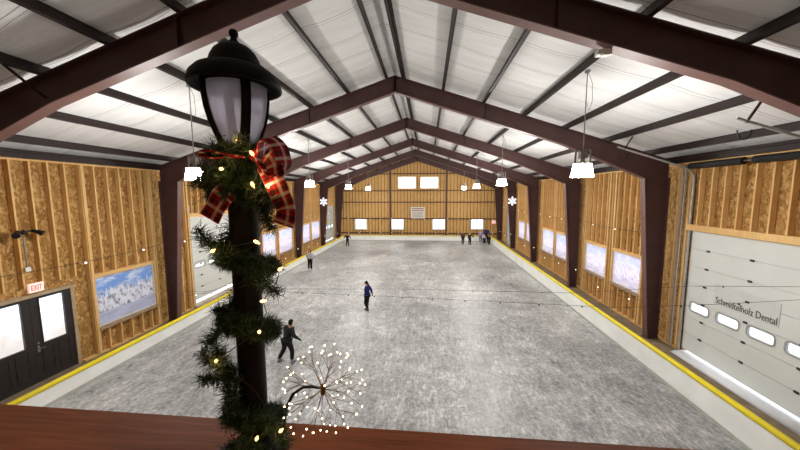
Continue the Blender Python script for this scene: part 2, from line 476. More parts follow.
# ------------------------------------------------------------------ steel frames and purlins
ordn = ['nearest', 'second', 'third', 'fourth', 'fifth', 'last']
flab = ['closest brown steel roof frame, its rafters cut by the top of the photo',
        'brown steel frame with the first full columns in view, beside the garage door with lettering',
        'brown steel frame standing between the first and second pairs of right-hand bright prints',
        'brown steel frame standing between the second and third pairs of right-hand bright prints',
        'brown steel frame whose columns carry the two white snowflakes',
        'farthest brown steel frame, set against the gable end wall']
for i, fy in enumerate(FY):
    t0 = thing('steel_frame', (XC, fy, 0), flab[i], 'steel frame', 'brown portal frames across the hall')
    for s in (-1, 1):
        rp = [(0, 10.06), (10.07, 6.75), (10.07, 6.13), (9.21, 6.13), (6.25, 7.42), (0, 9.475)]
        P = [(xw(s, a), b) for a, b in rp]
        mb = MB(); mb.prism(P, 'y', fy - .012, fy + .012)
        def fl(a, b, m=mb, mi=0, w=.24, th=.026):
            m.beam((a[0], fy, a[1]), (b[0], fy, b[1]), w, th, (0, 0, 1), mi)
        fl(P[0], P[1]); fl(P[5], P[4], mi=1); fl(P[4], P[3], mi=1); fl(P[3], P[2])
        mb.box(P[0][0] - .02, P[0][0] + .02, fy - .11, fy + .11, 9.47, 10.06)      # end plate at the ridge
        a = xw(s, 3.45); mb.box(a - .012, a + .012, fy - .1, fy + .1, 8.36, 8.9)
        obj('rafter', mb, [STEEL, FLANGE], t0)
        cp = [(9.21, 6.13), (10.07, 6.13), (10.09, .02), (9.73, .02)]
        P = [(xw(s, a), b) for a, b in cp]
        mb = MB(); mb.prism(P, 'y', fy - .012, fy + .012)
        fl(P[0], P[3], mb, 1); fl(P[1], P[2], mb); mb.box(min(P[2][0], P[3][0]) - .05, max(P[2][0], P[3][0]) + .05, fy - .16, fy + .16, 0, .025)
        obj('column', mb, [STEEL, FLANGE], t0)
    if i == 0:
        for s, t in ((-1, 6.43), (-1, 7.95), (1, 7.95)):
            mb = MB(); zb = 7.42 - .437 * (t - 6.25) + .08
            yy = fy - .62 if s < 0 else fy + .55
            mb.beam((xw(s, t), yy, roof_z(t) + .02), (xw(s, t + .02), fy + (-.02 if s < 0 else .02), zb + .12), .05, .03)
            obj('flange_brace', mb, STEEL_D, t0)
num = ['first', 'second', 'third', 'fourth', 'fifth', 'sixth', 'seventh']
for s in (-1, 1):
    for k, t in enumerate(PT):
        z = roof_z(t) + .016; x = xw(s, t); mb = MB(); h = .21
        Ln = [(Y0, YE - .02)]
        for a, b in Ln:
            mb.box(x - .012, x + .012, a, b, z, z + h)
            mb.box(x - .09, x + .012, a, b, z, z + .016) if s > 0 else mb.box(x - .012, x + .09, a, b, z, z + .016)
            mb.box(x - .012, x + .09, a, b, z + h - .016, z + h) if s > 0 else mb.box(x - .09, x + .012, a, b, z + h - .016, z + h)
            e = x - .09 if s > 0 else x + .09
            mb.box(e - .006, e + .006, a, b, z, z + .04)
        o = obj('roof_purlin', mb, STEEL_D, None, (x, FY[0], z))
        tag(o, '%s brown roof purlin down from the ridge on the %s slope' % (num[k], 'left' if s < 0 else 'right'), 'purlin', 'roof purlins')
    mb = MB(); x = xw(s, 10.02); z = roof_z(10.02)
    mb.box(min(x, xw(s, 10.40)), max(x, xw(s, 10.40)), Y0, YE - .02, WT + .004, WT + .235)
    mb.box(min(xw(s, 9.9), x), max(xw(s, 9.9), x), Y0, YE - .02, z - .005, z + .012)
    o = obj('eave_strut', mb, STEEL_D, None, (x, FY[0], z)); tag(o, 'dark brown eave beam along the top of the %s wall' % ('left' if s < 0 else 'right'), 'eave beam', 'eave beams')

# ------------------------------------------------------------------ dasher boards
def dasher(path, zt, label, capmat, base=.012):
    c = path[len(path) // 2]; t0 = thing('dasher_board', (c[0], c[1], 0), label, 'rink board', 'boards around the ice')
    mb = MB()
    n = len(path); 
    ns = []
    for i in range(n):
        d = Vector(path[min(i + 1, n - 1)]) - Vector(path[max(i - 1, 0)]); d.normalize(); ns.append(Vector((d.y, -d.x)))
    vs, fs = [], []
    for i in range(n):
        for off, z in ((0, base), (0, zt), (.07, zt), (.07, base)):
            vs.append((path[i][0] + ns[i].x * off, path[i][1] + ns[i].y * off, z))
    for i in range(n - 1):
        for k in range(4):
            k2 = (k + 1) % 4; fs.append((i * 4 + k, i * 4 + k2, (i + 1) * 4 + k2, (i + 1) * 4 + k))
    fs += [(0, 1, 2, 3), tuple(range(4 * n - 1, 4 * n - 5, -1))]
    mb.add(vs, fs); obj('panel', mb, BOARD, t0)
    mb = MB(); mb.tube([(p[0] + q.x * .035, p[1] + q.y * .035, zt + .035) for p, q in zip(path, ns)], .072, 10); obj('cap_rail', mb, capmat, t0, smooth=True)
    mb = MB()
    vs, fs = [], []
    for i in range(n):
        for off, z in ((-.012, base), (-.012, base + .1), (0, base + .1)):
            vs.append((path[i][0] + ns[i].x * off, path[i][1] + ns[i].y * off, z))
    for i in range(n - 1):
        for k in range(2): fs.append((i * 3 + k, i * 3 + k + 1, (i + 1) * 3 + k + 1, (i + 1) * 3 + k))
    mb.add(vs, fs); obj('kick_plate', mb, plain('kick_plate_plastic', lin((176, 176, 168)), .5), t0)
    return t0
rr = 1.0
arcR = [(ICE_R - rr + rr * math.cos(a), ICE_F - rr + rr * math.sin(a)) for a in [PI / 4 * k / 6 for k in range(7)]]
arcF1 = [(ICE_R - rr + rr * math.cos(a), ICE_F - rr + rr * math.sin(a)) for a in [PI / 4 + PI / 4 * k / 6 for k in range(7)]]
arcF2 = [(ICE_L + rr + rr * math.cos(a), ICE_F - rr + rr * math.sin(a)) for a in [PI / 2 + PI / 4 * k / 6 for k in range(7)]]
arcL = [(ICE_L + rr + rr * math.cos(a), ICE_F - rr + rr * math.sin(a)) for a in [PI * .75 + PI / 4 * k / 6 for k in range(7)]]
dasher([(ICE_R, Y0 + .1), (ICE_R, 10), (ICE_R, 20), (ICE_R, 30)] + arcR, .76, 'long white rink board with yellow cap in front of the lettered garage door wall', YELLOW)
dasher(arcL + [(ICE_L, 30), (ICE_L, 20), (ICE_L, 10), (ICE_L, Y0 + .1)], .52, 'long white rink board with yellow cap in front of the dark double doors', YELLOW)
dasher(arcF1 + [(3, ICE_F), (-3, ICE_F)] + arcF2, .60, 'white rink board across the far end of the ice below the gable wall', CREAM)

# ------------------------------------------------------------------ garage doors
TRK = plain('zinc_track', lin((176, 176, 172)), .45, .3)
JOINT = plain('door_joint', lin((194, 197, 193)), .6)
GH = plain('garage_hinge_metal', lin((60, 60, 62)), .5, .5)
def garage(n, side, y0, y1, z0, z1, winz, wins, far=False, tracks=True, lettered=False):
    x = xw(side, 10.275); th = .05 * side
    t0 = bpy.data.objects.new('door_%d' % n, None); COL.objects.link(t0); t0.location = (x, (y0 + y1) / 2, z0); WL[t0.name] = Vector(t0.location); struct(t0)
    nsec = 7; hz = (z1 - z0) / nsec
    holes = [(a, b, winz[0], winz[1]) for a, b in wins]
    zs = [z0 + hz * k for k in range(nsec + 1)]
    for k in range(nsec):
        za, zb = zs[k] + .006, zs[k + 1] - .006
        hh = [h for h in holes if za < (h[2] + h[3]) / 2 < zb]
        mb = MB(); us = sorted({y0, y1, *[q for h in hh for q in h[:2]]}); vv = [za, zb]
        if hh: vv = [za, max(za + .01, winz[0]), min(zb - .01, winz[1]), zb]
        for i in range(len(us) - 1):
            for j in range(len(vv) - 1):
                cu, cv = (us[i] + us[i + 1]) / 2, (vv[j] + vv[j + 1]) / 2
                if any(h[0] < cu < h[1] and h[2] < cv < h[3] for h in hh): continue
                mb.box(min(x, x + th), max(x, x + th), us[i], us[i + 1], vv[j], vv[j + 1])
        obj('door_section', mb, DOORW, t0)
    mb = MB()
    for k in range(1, nsec): mb.box(min(x + th * .4, x + th * .8), max(x + th * .4, x + th * .8), y0, y1, zs[k] - .006, zs[k] + .006)
    obj('section_joint', mb, JOINT, t0)
    for a, b in wins:
        mb = MB(); c, d = winz; rr_ = .09; w = .035
        def rrect(e):
            o = []
            for sx, sz, q in ((1, 1, 0), (-1, 1, PI / 2), (-1, -1, PI), (1, -1, 1.5 * PI)):
                cy_, cz_ = (b - rr_ if sx > 0 else a + rr_), (d - rr_ if sz > 0 else c + rr_)
                for j in range(5):
                    an = q + PI / 2 * j / 4; o.append((cy_ + (rr_ + e) * math.cos(an), cz_ + (rr_ + e) * math.sin(an)))
            return o
        inn = rrect(-.012)
        cor = {0: (b, d), 1: (a, d), 2: (a, c), 3: (b, c)}
        N = len(inn); out = rrect(w)
        xa, xb = x - .012 * side, x + th
        vs = [(xa, *p) for p in out] + [(xa, *p) for p in inn] + [(xb, *p) for p in inn]
        fs = [(i, (i + 1) % N, N + (i + 1) % N, N + i) for i in range(N)] + [(N + i, N + (i + 1) % N, 2 * N + (i + 1) % N, 2 * N + i) for i in range(N)]
        mb.add(vs, fs)
        mb.add([(x + .01 * side, *p) for p in out] , [])
        # corner filler so that the rectangular cut reads as rounded
        for q in range(4):
            arc = inn[q * 5:(q + 1) * 5]; mb.add([(x + .002 * side, *cor[q])] + [(x + .002 * side, *p) for p in arc], [(0, i, i + 1) for i in range(1, 5)])
        f_ = obj('window_frame', mb, SEAM, t0)
        m = MB(); m.box(min(x + th * .4, x + th * .5), max(x + th * .4, x + th * .5), a, b, c, d); obj('window_pane', m, GLASS, f_)
    # hinges
    yy = y0 + .6
    while yy < y1:
        for k in range(1, nsec):
            if far and k % 2: continue
            mb = MB(); mb.box(x - .03 * side, x, yy - .05, yy + .05, zs[k] - .028, zs[k] + .028); mb.box(x - .045 * side, x - .03 * side, yy - .03, yy + .03, zs[k] - .014, zs[k] + .014)
            if bpy.data.objects.get('hinge_%d' % n) is None: pass
            obj('hinge', mb, GH, t0)
        yy += 1.35
    # vertical tracks and jamb angle
    for yj, sg in ((y0 - .04, -1), (y1 + .04, 1)):
        mb = MB(); xx = x - .07 * side
        top = 6.0 if tracks else z1 + .6
        mb.beam((xx, yj, 0), (xx, yj, top), .05, .05)
        if tracks:
            # follow-the-roof track: bends inward and climbs parallel with the roof
            pts = [(xx, yj, top)]
            for k in range(1, 7):
                a = k / 6 * (PI / 2 - .32); pts.append((xx - side * (1 - math.cos(a)) * .45, yj, top + math.sin(a) * .45))
            ex = xx - side * 2.5; pts.append((ex, yj, pts[-1][2] + (abs(ex - pts[-1][0])) * SL)) 
            mb.tube(pts, .032, 6)
        obj('track', mb, TRK, t0)
        if tracks:
            hx = xx - side * 2.3; m = MB(); m.tube([(hx + .28 * math.cos(a) * .5, yj + .02, pts[-1][2] - .24 + .2 * math.sin(a)) for a in [PI + PI * k / 8 for k in range(9)]], .018, 6)
            obj('bumper_spring', m, BLACK, t0)
            m = MB(); m.beam((hx, yj, pts[-1][2] - .1), (hx + .25, yj, roof_z(abs(hx - XC)) + .02), .06, .02); obj('track_hanger', m, STEEL_D, t0)
    mb = MB()
    mb.tube([(x - .28 * side, y0 - .1, 6.47), (x - .28 * side, y1 + .1, 6.47)], .02, 6); obj('torsion_shaft', mb, GREYM, t0)
    if tracks:
        for a, b in ((y0 + .2, (y0 + y1) / 2 - .1), ((y0 + y1) / 2 + .3 - .1, y1 - .04)):
            mb = MB(); mb.tube([(x - .28 * side, a, 6.47), (x - .28 * side, b, 6.47)], .105, 10); obj('torsion_spring', mb, BLACK, t0)
    return t0
d1 = garage(1, 1, GAR_R[0][0], GAR_R[0][1], .14, 4.30, (1.585, 1.88), [(10.375, 11.08), (9.41, 10.10), (8.475, 9.16), (7.52, 8.22)])
d2 = garage(2, -1, GAR_L[0][0], GAR_L[0][1], .30, 4.45, (1.92, 2.19), [(14.07, 14.76), (15.04, 15.67), (16.0, 16.66), (17.0, 17.66)], tracks=False)
d3 = garage(3, 1, GAR_R[1][0], GAR_R[1][1], .16, 4.22, (1.75, 2.05), [(32.6, 33.2), (33.6, 34.2), (34.6, 35.2)], True, False)
d4 = garage(4, -1, GAR_L[1][0], GAR_L[1][1], .25, 4.15, (1.55, 1.95), [(32.7, 33.4), (33.8, 34.5), (34.9, 35.6), (36.0, 36.6)], True, False)
# snow-white strip added for daylight falling on the floor under the door
mb = MB(); mb.prism([(8.58, .002), (8.70, .04), (8.95, .07), (9.8, .07), (9.8, -.2), (9.2, -.2), (9.2, .002)], 'y', 7.3, 11.2)
tag(obj('daylight_strip', mb, SNOW, None, (8.9, 8, 0), True), 'thin white strip standing for daylight on the floor along the foot of the lettered garage door', 'snow', 'daylight strips under doors')['kind'] = 'stuff'

# the sponsor board with lettering on the near right door
xs = xw(1, 10.275) - .004
mb = MB(); mb.box(xs - .008, xs, 8.42, 10.22, 2.12, 2.76)
sg = tag(obj('sponsor_sign', mb, plain('pale_grey_sign', lin((207, 210, 206)), .5, 0, .3, .02), None, (xs, 9.3, 2.4)), 'pale grey dentist sponsor sign with dark lettering on the big garage door', 'sign')
def text_mesh(body, width, height, mat, parent, M, name='lettering'):
    cu = bpy.data.curves.new('txt', 'FONT'); cu.body = body; cu.size = 1; cu.align_x = 'CENTER'; cu.align_y = 'CENTER'; cu.extrude = .01; cu.resolution_u = 4
    ob = bpy.data.objects.new('txt', cu); COL.objects.link(ob)
    dg = bpy.context.evaluated_depsgraph_get(); me = bpy.data.meshes.new_from_object(ob.evaluated_get(dg))
    bpy.data.objects.remove(ob)
    xs_ = [v.co.x for v in me.vertices]; ys_ = [v.co.y for v in me.vertices]
    sx = width / (max(xs_) - min(xs_)); sy = height / (max(ys_) - min(ys_)); cx, cy = (max(xs_) + min(xs_)) / 2, (max(ys_) + min(ys_)) / 2
    for v in me.vertices: v.co = M @ Vector(((v.co.x - cx) * sx, (v.co.y - cy) * sy, v.co.z * .3))
    pw = WL[parent.name]
    for v in me.vertices: v.co -= pw
    me.materials.clear(); me.materials.append(mat); me.name = name
    o = bpy.data.objects.new(name, me); COL.objects.link(o); o.parent = parent; return o
MR = Matrix(((0, 0, -1, xs - .012), (-1, 0, 0, 9.31), (0, 1, 0, 2.27), (0, 0, 0, 1)))
text_mesh('Schmidtelholz Dental', 1.70, .20, plain('dark_lettering', lin((52, 54, 56)), .6), sg, MR)

# yellow notice on the far left garage door
mb = MB(); xx = xw(-1, 10.275) + .006; mb.box(xx, xx + .01, 33.5, 34.6, 2.1, 2.75)
tag(obj('notice', mb, plain('yellow_notice', lin((214, 196, 60)), .6), None, (xx, 34, 2.4)), 'small yellow notice on the far left garage door', 'notice')

# ------------------------------------------------------------------ double doors on the left
x0 = xw(-1, 10.25)
def door_leaf(n, ya, yb, hinge_left):
    t0 = bpy.data.objects.new('door_%d' % n, None); COL.objects.link(t0); t0.location = (x0, (ya + yb) / 2, 0); WL[t0.name] = Vector(t0.location); struct(t0)
    mb = MB(); g0, g1, h0, h1 = ya + .22, yb - .2, 1.16, 2.52
    for q in ((ya, g0, .02, 2.6), (g1, yb, .02, 2.6), (g0, g1, .02, h0), (g0, g1, h1, 2.6)): mb.box(x0 - .05, x0, *q)
    for q in ((ya + .16, (ya + yb) / 2 - .06), ((ya + yb) / 2 + .06, yb - .16)):
        for z in ((.25, .62), (.70, 1.03)):
            mb.box(x0, x0 + .012, q[0], q[1], z[0], z[0] + .02); mb.box(x0, x0 + .012, q[0], q[1], z[1] - .02, z[1])
            mb.box(x0, x0 + .012, q[0], q[0] + .02, *z); mb.box(x0, x0 + .012, q[1] - .02, q[1], *z)
    obj('leaf', mb, DKDOOR, t0)
    m = MB(); m.box(x0 - .03, x0 - .02, g0, g1, h0, h1); obj('glass_panel', m, GLASS, t0)
    m = MB()
    for q in ((g0 - .03, g1 + .03, h0 - .03, h0), (g0 - .03, g1 + .03, h1, h1 + .03), (g0 - .03, g0, h0, h1), (g1, g1 + .03, h0, h1)): m.box(x0, x0 + .015, *q)
    obj('glazing_bead', m, DKDOOR, t0)
    if n == 6:
        m = MB(); m.lathe([(.0, 0), (.03, 0), (.03, .02), (0, .02)], (0, 0, 0), 12)
        m2 = MB(); m2.box(x0, x0 + .012, ya + .05, ya + .11, .93, 1.12); m2.beam((x0 + .045, ya + .08, 1.03), (x0 + .045, ya + .22, 1.03), .02, .02); m2.beam((x0, ya + .08, 1.03), (x0 + .05, ya + .08, 1.03), .02, .02)
        obj('lever_handle', m2, GREYM, t0)
        m2 = MB(); m2.ball((x0 + .012, ya + .08, 1.2), .028); obj('deadbolt', m2, GREYM, t0)
    return t0
door_leaf(5, 6.62, 7.645, True); door_leaf(6, 7.655, 8.68, False)
mb = MB()
for q in ((8.68, 8.78, 0, 2.7), (6.52, 6.62, 0, 2.7), (6.62, 8.68, 2.6, 2.7)): mb.box(x0 - .1, x0 + .03, *q)
struct(obj('trim_1', mb, plain('door_casing', lin((170, 150, 120)), .6)))
mb = MB()
for k in range(14):
    a = random.uniform(4, 12); mb.ball((-14.5 - random.random() * 3, a, -.4), 1.0, 12, 0, (1.4, 1.3, .8 + random.random() * .9))
bank = obj('snow_bank', mb, SNOW, None, (-15, 8, -.2), True); tag(bank, 'white snow bank outside the dark double doors', 'snow'); bank['kind'] = 'stuff'

# exit signs
def exit_sign(loc, M, label, s=1):
    t0 = thing('exit_sign', loc, label, 'exit sign', 'lit exit signs')
    mb = MB(); v = [(-.17, -.13, 0), (.17, -.13, 0), (.17, .13, 0), (-.17, .13, 0)]
    vs = [M @ (Vector(p) * s) for p in v] + [M @ (Vector((p[0], p[1], -.06)) * s) for p in v]
    mb.add(vs, [(0, 1, 2, 3), (7, 6, 5, 4), (0, 4, 5, 1), (1, 5, 6, 2), (2, 6, 7, 3), (3, 7, 4, 0)])
    obj('housing', mb, emit('exit_face', (1, .72, .66), .45, lin((236, 200, 190))), t0)
    text_mesh('EXIT', .25 * s, .15 * s, emit('exit_red', (.9, .05, .05), .5, lin((200, 40, 40))), t0, M @ Matrix.Translation((0, 0, .006)))
    return t0
xe = xw(-1, HS) + .07
exit_sign((xe, 7.75, 2.78), Matrix(((0, 0, 1, xe), (1, 0, 0, 7.75), (0, 1, 0, 2.91), (0, 0, 0, 1))), 'small lit red exit sign above the dark double doors')
exit_sign((7.95, YE - .25, 2.0), Matrix(((1, 0, 0, 7.95), (0, 0, -1, YE - .25), (0, 1, 0, 2.12), (0, 0, 0, 1))), 'small lit red exit sign in the far right corner of the end wall', 1.3)

# twin-head emergency light on the left wall
t0 = thing('emergency_light', (xe, 7.6, 3.5), 'black twin-head spotlight with conduit on the wall above the exit sign', 'spotlight')
mb = MB(); mb.tube([(xe, 7.6, 3.52), (xe, 7.6, 4.5)], .02, 8); obj('conduit', mb, GREYM, t0)
mb = MB(); mb.ball((xe + .03, 7.6, 4.55), .07, 12); mb.tube([(xe + .05, 7.42, 4.57), (xe + .05, 7.8, 4.57)], .025, 8); obj('mount', mb, BLACK, t0)
for yy, sg_ in ((7.42, -1), (7.82, 1)):
    mb = MB(); mb.tube([(xe + .03, yy - sg_ * .05, 4.58), (xe + .12, yy + sg_ * .04, 4.53), (xe + .2, yy + sg_ * .1, 4.48)], [.045, .06, .085], 12); obj('lamp_head', mb, BLACK, t0)
mb = MB(); mb.box(xe - .03, xe + .03, 7.54, 7.66, 3.42, 3.54); obj('junction_box', mb, WHITE, t0)

# ------------------------------------------------------------------ winter prints
def banner(side, a, b, c, d, mat, label, framed=None, group='bright winter prints along the side walls'):
    x = xw(side, HS + .05); mb = MB(); e = .004
    if side > 0: q = [(x, b, c), (x, a, c), (x, a, d), (x, b, d)]
    else: q = [(x, a, c), (x, b, c), (x, b, d), (x, a, d)]
    mb.add(q + [(p[0] + side * e, p[1], p[2]) for p in q], [(0, 1, 2, 3), (7, 6, 5, 4)], 0, [[(0, 0), (1, 0), (1, 1), (0, 1)], [(0, 1), (1, 1), (1, 0), (0, 0)]])
    t0 = tag(obj('winter_print', mb, mat, None, (x, (a + b) / 2, c)), label, 'winter scene print', group)
    m = MB(); w = .04
    for u0, u1, v0, v1 in ((a, b, c - w, c), (a, b, d, d + w), (a - w, a, c - w, d + w), (b, b + w, c - w, d + w)):
        m.box(min(x, x - side * .02), max(x, x - side * .02), u0, u1, v0, v1)
    obj('frame', m, framed or WHITEFR, t0)
    return t0
oR = ['bright pale winter print on the right wall, nearest to the lettered garage door', 'bright pale winter print on the right wall, second from the lettered garage door',
      'third pale winter print from the lettered garage door on the right wall', 'fourth pale winter print from the lettered garage door on the right wall',
      'fifth pale winter print from the lettered garage door on the right wall', 'sixth pale winter print on the right wall, the farthest from the lettered garage door']
for i, q in enumerate(BAN_R): banner(1, *q, winter_print('pale_winter_R%d' % i, True, i + 1, True), oR[i])
oL = ['bright pale winter print on the left wall, half hidden behind the garland', 'bright pale winter print on the left wall just below the hanging plaid ribbon tail',
      'bright pale winter print on the left wall, third from the camera', 'bright pale winter print on the left wall, the farthest from the camera']
for i, q in enumerate(BAN_L): banner(-1, *q, winter_print('pale_winter_L%d' % i, True, i + 11, True), oL[i])
banner(-1, *PIC_L, winter_print('blue_winter', False, 5, False), 'blue and white picture of snowy trees on the stud wall by the double doors', None, 'winter pictures')

# rules board on the end wall
mb = MB(); mb.box(-2.08, -.33, YE - .24, YE - .215, 2.53, 3.93)
rb = tag(obj('rules_board', mb, plain('white_board', lin((214, 208, 196)), .6), None, (-1.2, YE - .22, 2.5)), 'white board of rules hung high in the middle of the end wall', 'sign')
REDP = plain('dark_red_print', lin((130, 70, 70)), .6); GREYP = plain('grey_print', lin((150, 150, 146)), .6)
for w, z, h in ((1.4, 3.72, .10), (1.5, 3.5, .07)):
    m = MB(); m.box(-1.2 - w / 2, -1.2 + w / 2, YE - .248, YE - .239, z - h / 2, z + h / 2); obj('heading_line', m, REDP, rb)
for r_ in range(7):
    z = 3.3 - r_ * .1; m = MB(); m.box(-1.9 + .05 * (r_ % 3), -.55 - .1 * (r_ % 2), YE - .248, YE - .239, z - .018, z + .018); obj('print_line', m, GREYP, rb)

# ------------------------------------------------------------------ pendant high-bay lights
LAMP = emit('lit_acrylic', (1.0, .965, .92), 175.0, (.9, .9, .88))
pl = ['bright pendant light hanging closest on the left, beside the black lantern', 'bright pendant light hanging closest on the right',
      'second pendant light from the camera in the left row', 'second pendant light from the camera in the right row',
      'third pendant light from the camera in the left row', 'third pendant light from the camera in the right row',
      'fourth and farthest pendant light in the left row', 'fourth and farthest pendant light in the right row']
proto = None; k = 0
for y in (7.85, 15.95, 24.0, 32.15):
    for s in (-1, 1):
        x = XC + s * 4.97; zt = roof_z(4.97) + .02
        if proto is None:
            t0 = thing('pendant_light', (x, y, 5.98), pl[k], 'pendant light', 'pendant lights in two rows')
            mb = MB(); mb.lathe([(.19, .31), (.20, .27), (.222, .12), (.235, .06), (.25, 0)], (x, y, 5.98), 24)
            obj('shade', mb, LAMP, t0, smooth=True)
            mb = MB(); mb.lathe([(.0, .004), (.245, .004)], (x, y, 5.98), 24); obj('lens', mb, LAMP, t0)
            mb = MB(); mb.lathe([(.205, .30), (.205, .325), (.10, .35), (.05, .36), (.05, .44), (.0, .44)], (x, y, 5.98), 20); mb.box(x - .08, x + .08, y - .07, y + .07, 6.42, 6.58); obj('ballast_box', mb, plain('grey_ballast', lin((150, 146, 140)), .5, .3), t0)  # lid over the shade added to keep its light off the box
            mb = MB()
            for q in (-1, 1): mb.beam((x + q * .175, y, 6.30), (x + q * .165, y, 6.62), .035, .02, (0, 1, 0))
            mb.beam((x - .175, y, 6.62), (x + .175, y, 6.62), .05, .02); obj('yoke', mb, GREYM, t0)
            mb = MB(); mb.tube([(x, y, 6.58), (x, y, zt)], .013, 8); obj('hanger_rod', mb, GREYM, t0)
            mb = MB(); mb.tube([(x + .02, y, zt - .05), (x + .12, y, zt - .3), (x + .14, y, zt - .7), (x + .08, y, zt - .92), (x + .015, y, zt - .75)], .005, 5); obj('power_cord', mb, BLACK, t0)
            mb = MB(); mb.box(x - .04, x + .04, y - .05, y + .05, zt - .06, zt + .0); obj('ceiling_hook', mb, GREYM, t0)
            proto = t0
        else: dup(proto, (x, y, 5.98), pl[k])
        k += 1

mb = MB(); mb.box(2.86, 3.08, 5.75, 5.87, 7.93, 8.02); mb.box(2.92, 3.02, 5.70, 5.80, 7.90, 7.94)
tag(obj('motion_sensor', mb, WHITE, None, (2.97, 5.81, 7.93)), 'small white sensor box under the closest roof frame, right of the ridge', 'sensor')
for yq, zt_, lb in ((11.52, 6.5, 'thicker grey conduit climbing beside the lettered garage door'), (11.66, 6.4, 'thinner grey conduit climbing beside the lettered garage door')):
    mb = MB(); mb.tube([(xw(1, HS - .04), yq, .02), (xw(1, HS - .04), yq, zt_)], .026 if yq < 11.6 else .016, 8)
    tag(obj('conduit', mb, TRK, None, (xw(1, HS - .04), yq, 0)), lb, 'conduit', 'conduits by the garage door')

# ------------------------------------------------------------------ snowflakes
FLAKE = emit('snowflake_white', (.95, .97, 1), .9, (.9, .9, .95))
def snowflake(x, y, z, label):
    t0 = thing('snowflake_decoration', (x, y, z - .5), label, 'snowflake', 'white snowflakes on the columns')
    mb = MB()
    for k in range(6):
        a = PI / 6 + k * PI / 3; d = Vector((math.cos(a), 0, math.sin(a))); c = Vector((x, y, z))
        m = MB(); m.beam(c + d * .06, c + d * .36, .04, .04, (0, 1, 0))
        for rad, ln in ((.17, .11), (.28, .12)):
            for q in (-1, 1):
                e = Vector((math.cos(a + q * .9), 0, math.sin(a + q * .9))); m.beam(c + d * rad, c + d * rad + e * ln, .04, .04, (0, 1, 0))
        m.ball(c + d * .385, .055, 8); obj('arm', m, FLAKE, t0)
    m = MB(); m.lathe([(0, -.03), (.13, -.03), (.13, .03), (0, .03)], (0, 0, 0), 6)
    m.v = [(x + p[0], y + p[2], z + p[1]) for p in m.v]; obj('hub', m, emit('snowflake_blue', (.45, .6, 1), .5, lin((150, 170, 230))), t0)
snowflake(-10.95, 31.66, 4.75, 'white lit snowflake on the left column of the fifth frame')
snowflake(8.42, 31.66, 4.80, 'white lit snowflake on the right column of the fifth frame')

# ------------------------------------------------------------------ string lights
BULBW = emit('small_white_bulb', (1, .92, .8), 1.2)
def string_lights(pts, label, nb, group, r=.035, wire=.008, sag=.0, mat=None, start=0):
    t0 = thing('string_light', pts[0], label, 'string lights', group)
    path = []
    for i in range(len(pts) - 1):
        a, b = Vector(pts[i]), Vector(pts[i + 1])
        for k in range(10):
            u = k / 10; p = a.lerp(b, u); p.z -= sag * 4 * u * (1 - u); path.append(p)
    path.append(Vector(pts[-1]))
    mb = MB(); mb.tube(path, wire, 5); obj('wire', mb, BLACK, t0)
    L = [0]
    for i in range(1, len(path)): L.append(L[-1] + (path[i] - path[i - 1]).length)
    first = None
    for k in range(nb):
        s = L[-1] * (k + .5) / nb
        for i in range(1, len(path)):
            if L[i] >= s: break
        p = path[i - 1].lerp(path[i], (s - L[i - 1]) / max(1e-6, L[i] - L[i - 1]))
        if first is None:
            m = MB(); m.ball((0, 0, -r * 1.1), r, 8); m.tube([(0, 0, 0), (0, 0, -r * .6)], r * .45, 6)
            first = obj('bulb', m, mat or BULBW, None, smooth=True); first.parent = t0; first.location = p - Vector(pts[0])
        else:
            c = first.copy(); COL.objects.link(c); c.parent = t0; c.location = p - Vector(pts[0])
    return t0
sy = [5.9] + FY[1:5] + [37.4]
XL, XR = xw(-1, HS - .12), xw(1, HS - .12)
string_lights([(XL, y, 3.5) for y in sy], 'upper string of small bulbs along the left stud wall', 15, 'string lights on the walls', sag=.12)
string_lights([(XR, y, 4.05) for y in sy[1:]], 'upper string of small bulbs along the right stud wall', 13, 'string lights on the walls', sag=.12)
string_lights([(xw(-1, 9.66), y - .15, 1.15) for y in FY[1:]], 'lower string of small bulbs from column to column on the left', 11, 'string lights on the walls', sag=.5)
string_lights([(xw(1, 9.66), y - .15, 1.5) for y in FY[1:]], 'lower string of small bulbs from column to column on the right', 11, 'string lights on the walls', sag=.5)
string_lights([(-10.6, YE - .26, 2.55), (-4.6, YE - .26, 2.55), (2.2, YE - .26, 2.55), (8.5, YE - .26, 2.55)], 'upper string of small bulbs across the end wall', 14, 'string lights on the walls', sag=.12)
string_lights([(-10.6, YE - .26, .78), (-4.6, YE - .26, .78), (2.2, YE - .26, .78), (8.5, YE - .26, .78)], 'lower string of small bulbs across the foot of the end wall', 14, 'string lights on the walls', sag=.06)
DBULB = plain('dark_bulb', lin((40, 40, 42)), .4)
string_lights([(-10.9, 12.08, 1.35), (-5.835, 10.456, 2.141), (-.809, 8.887, 2.763), (3.52, 7.536, 3.201), (5.568, 6.896, 3.619), (8.5, 5.96, 3.95)], 'thin upper light string strung slantwise across the hall above the ice', 12, 'light strings across the ice', .014, .004, 0, DBULB)
string_lights([(-10.9, 12.08, 1.25), (-5.839, 10.458, 2.065), (-.81, 8.888, 2.517), (2.445, 7.872, 2.798), (4.361, 7.273, 2.964), (6.128, 6.722, 3.305), (8.5, 5.96, 3.85)], 'lower light string with dark bulbs strung slantwise across the hall above the ice', 22, 'light strings across the ice', .02, .004, 0, DBULB)

# ------------------------------------------------------------------ railing at the camera
mb = MB(); mb.box(-3.2, 2.2, .33, .722, 4.955, 5.0)
rl = tag(obj('railing', mb, RAILW, None, (-.5, .5, 3.9)), 'reddish brown wooden railing top along the bottom of the photo', 'railing')
m = MB(); m.box(-3.2, 2.2, .48, .56, 3.9, 4.955); obj('rail_panel', m, RAILW, rl)
m = MB(); m.box(-3.2, 2.2, .70, .7219, 4.9, 4.956); obj('rail_apron', m, RAILW, rl)

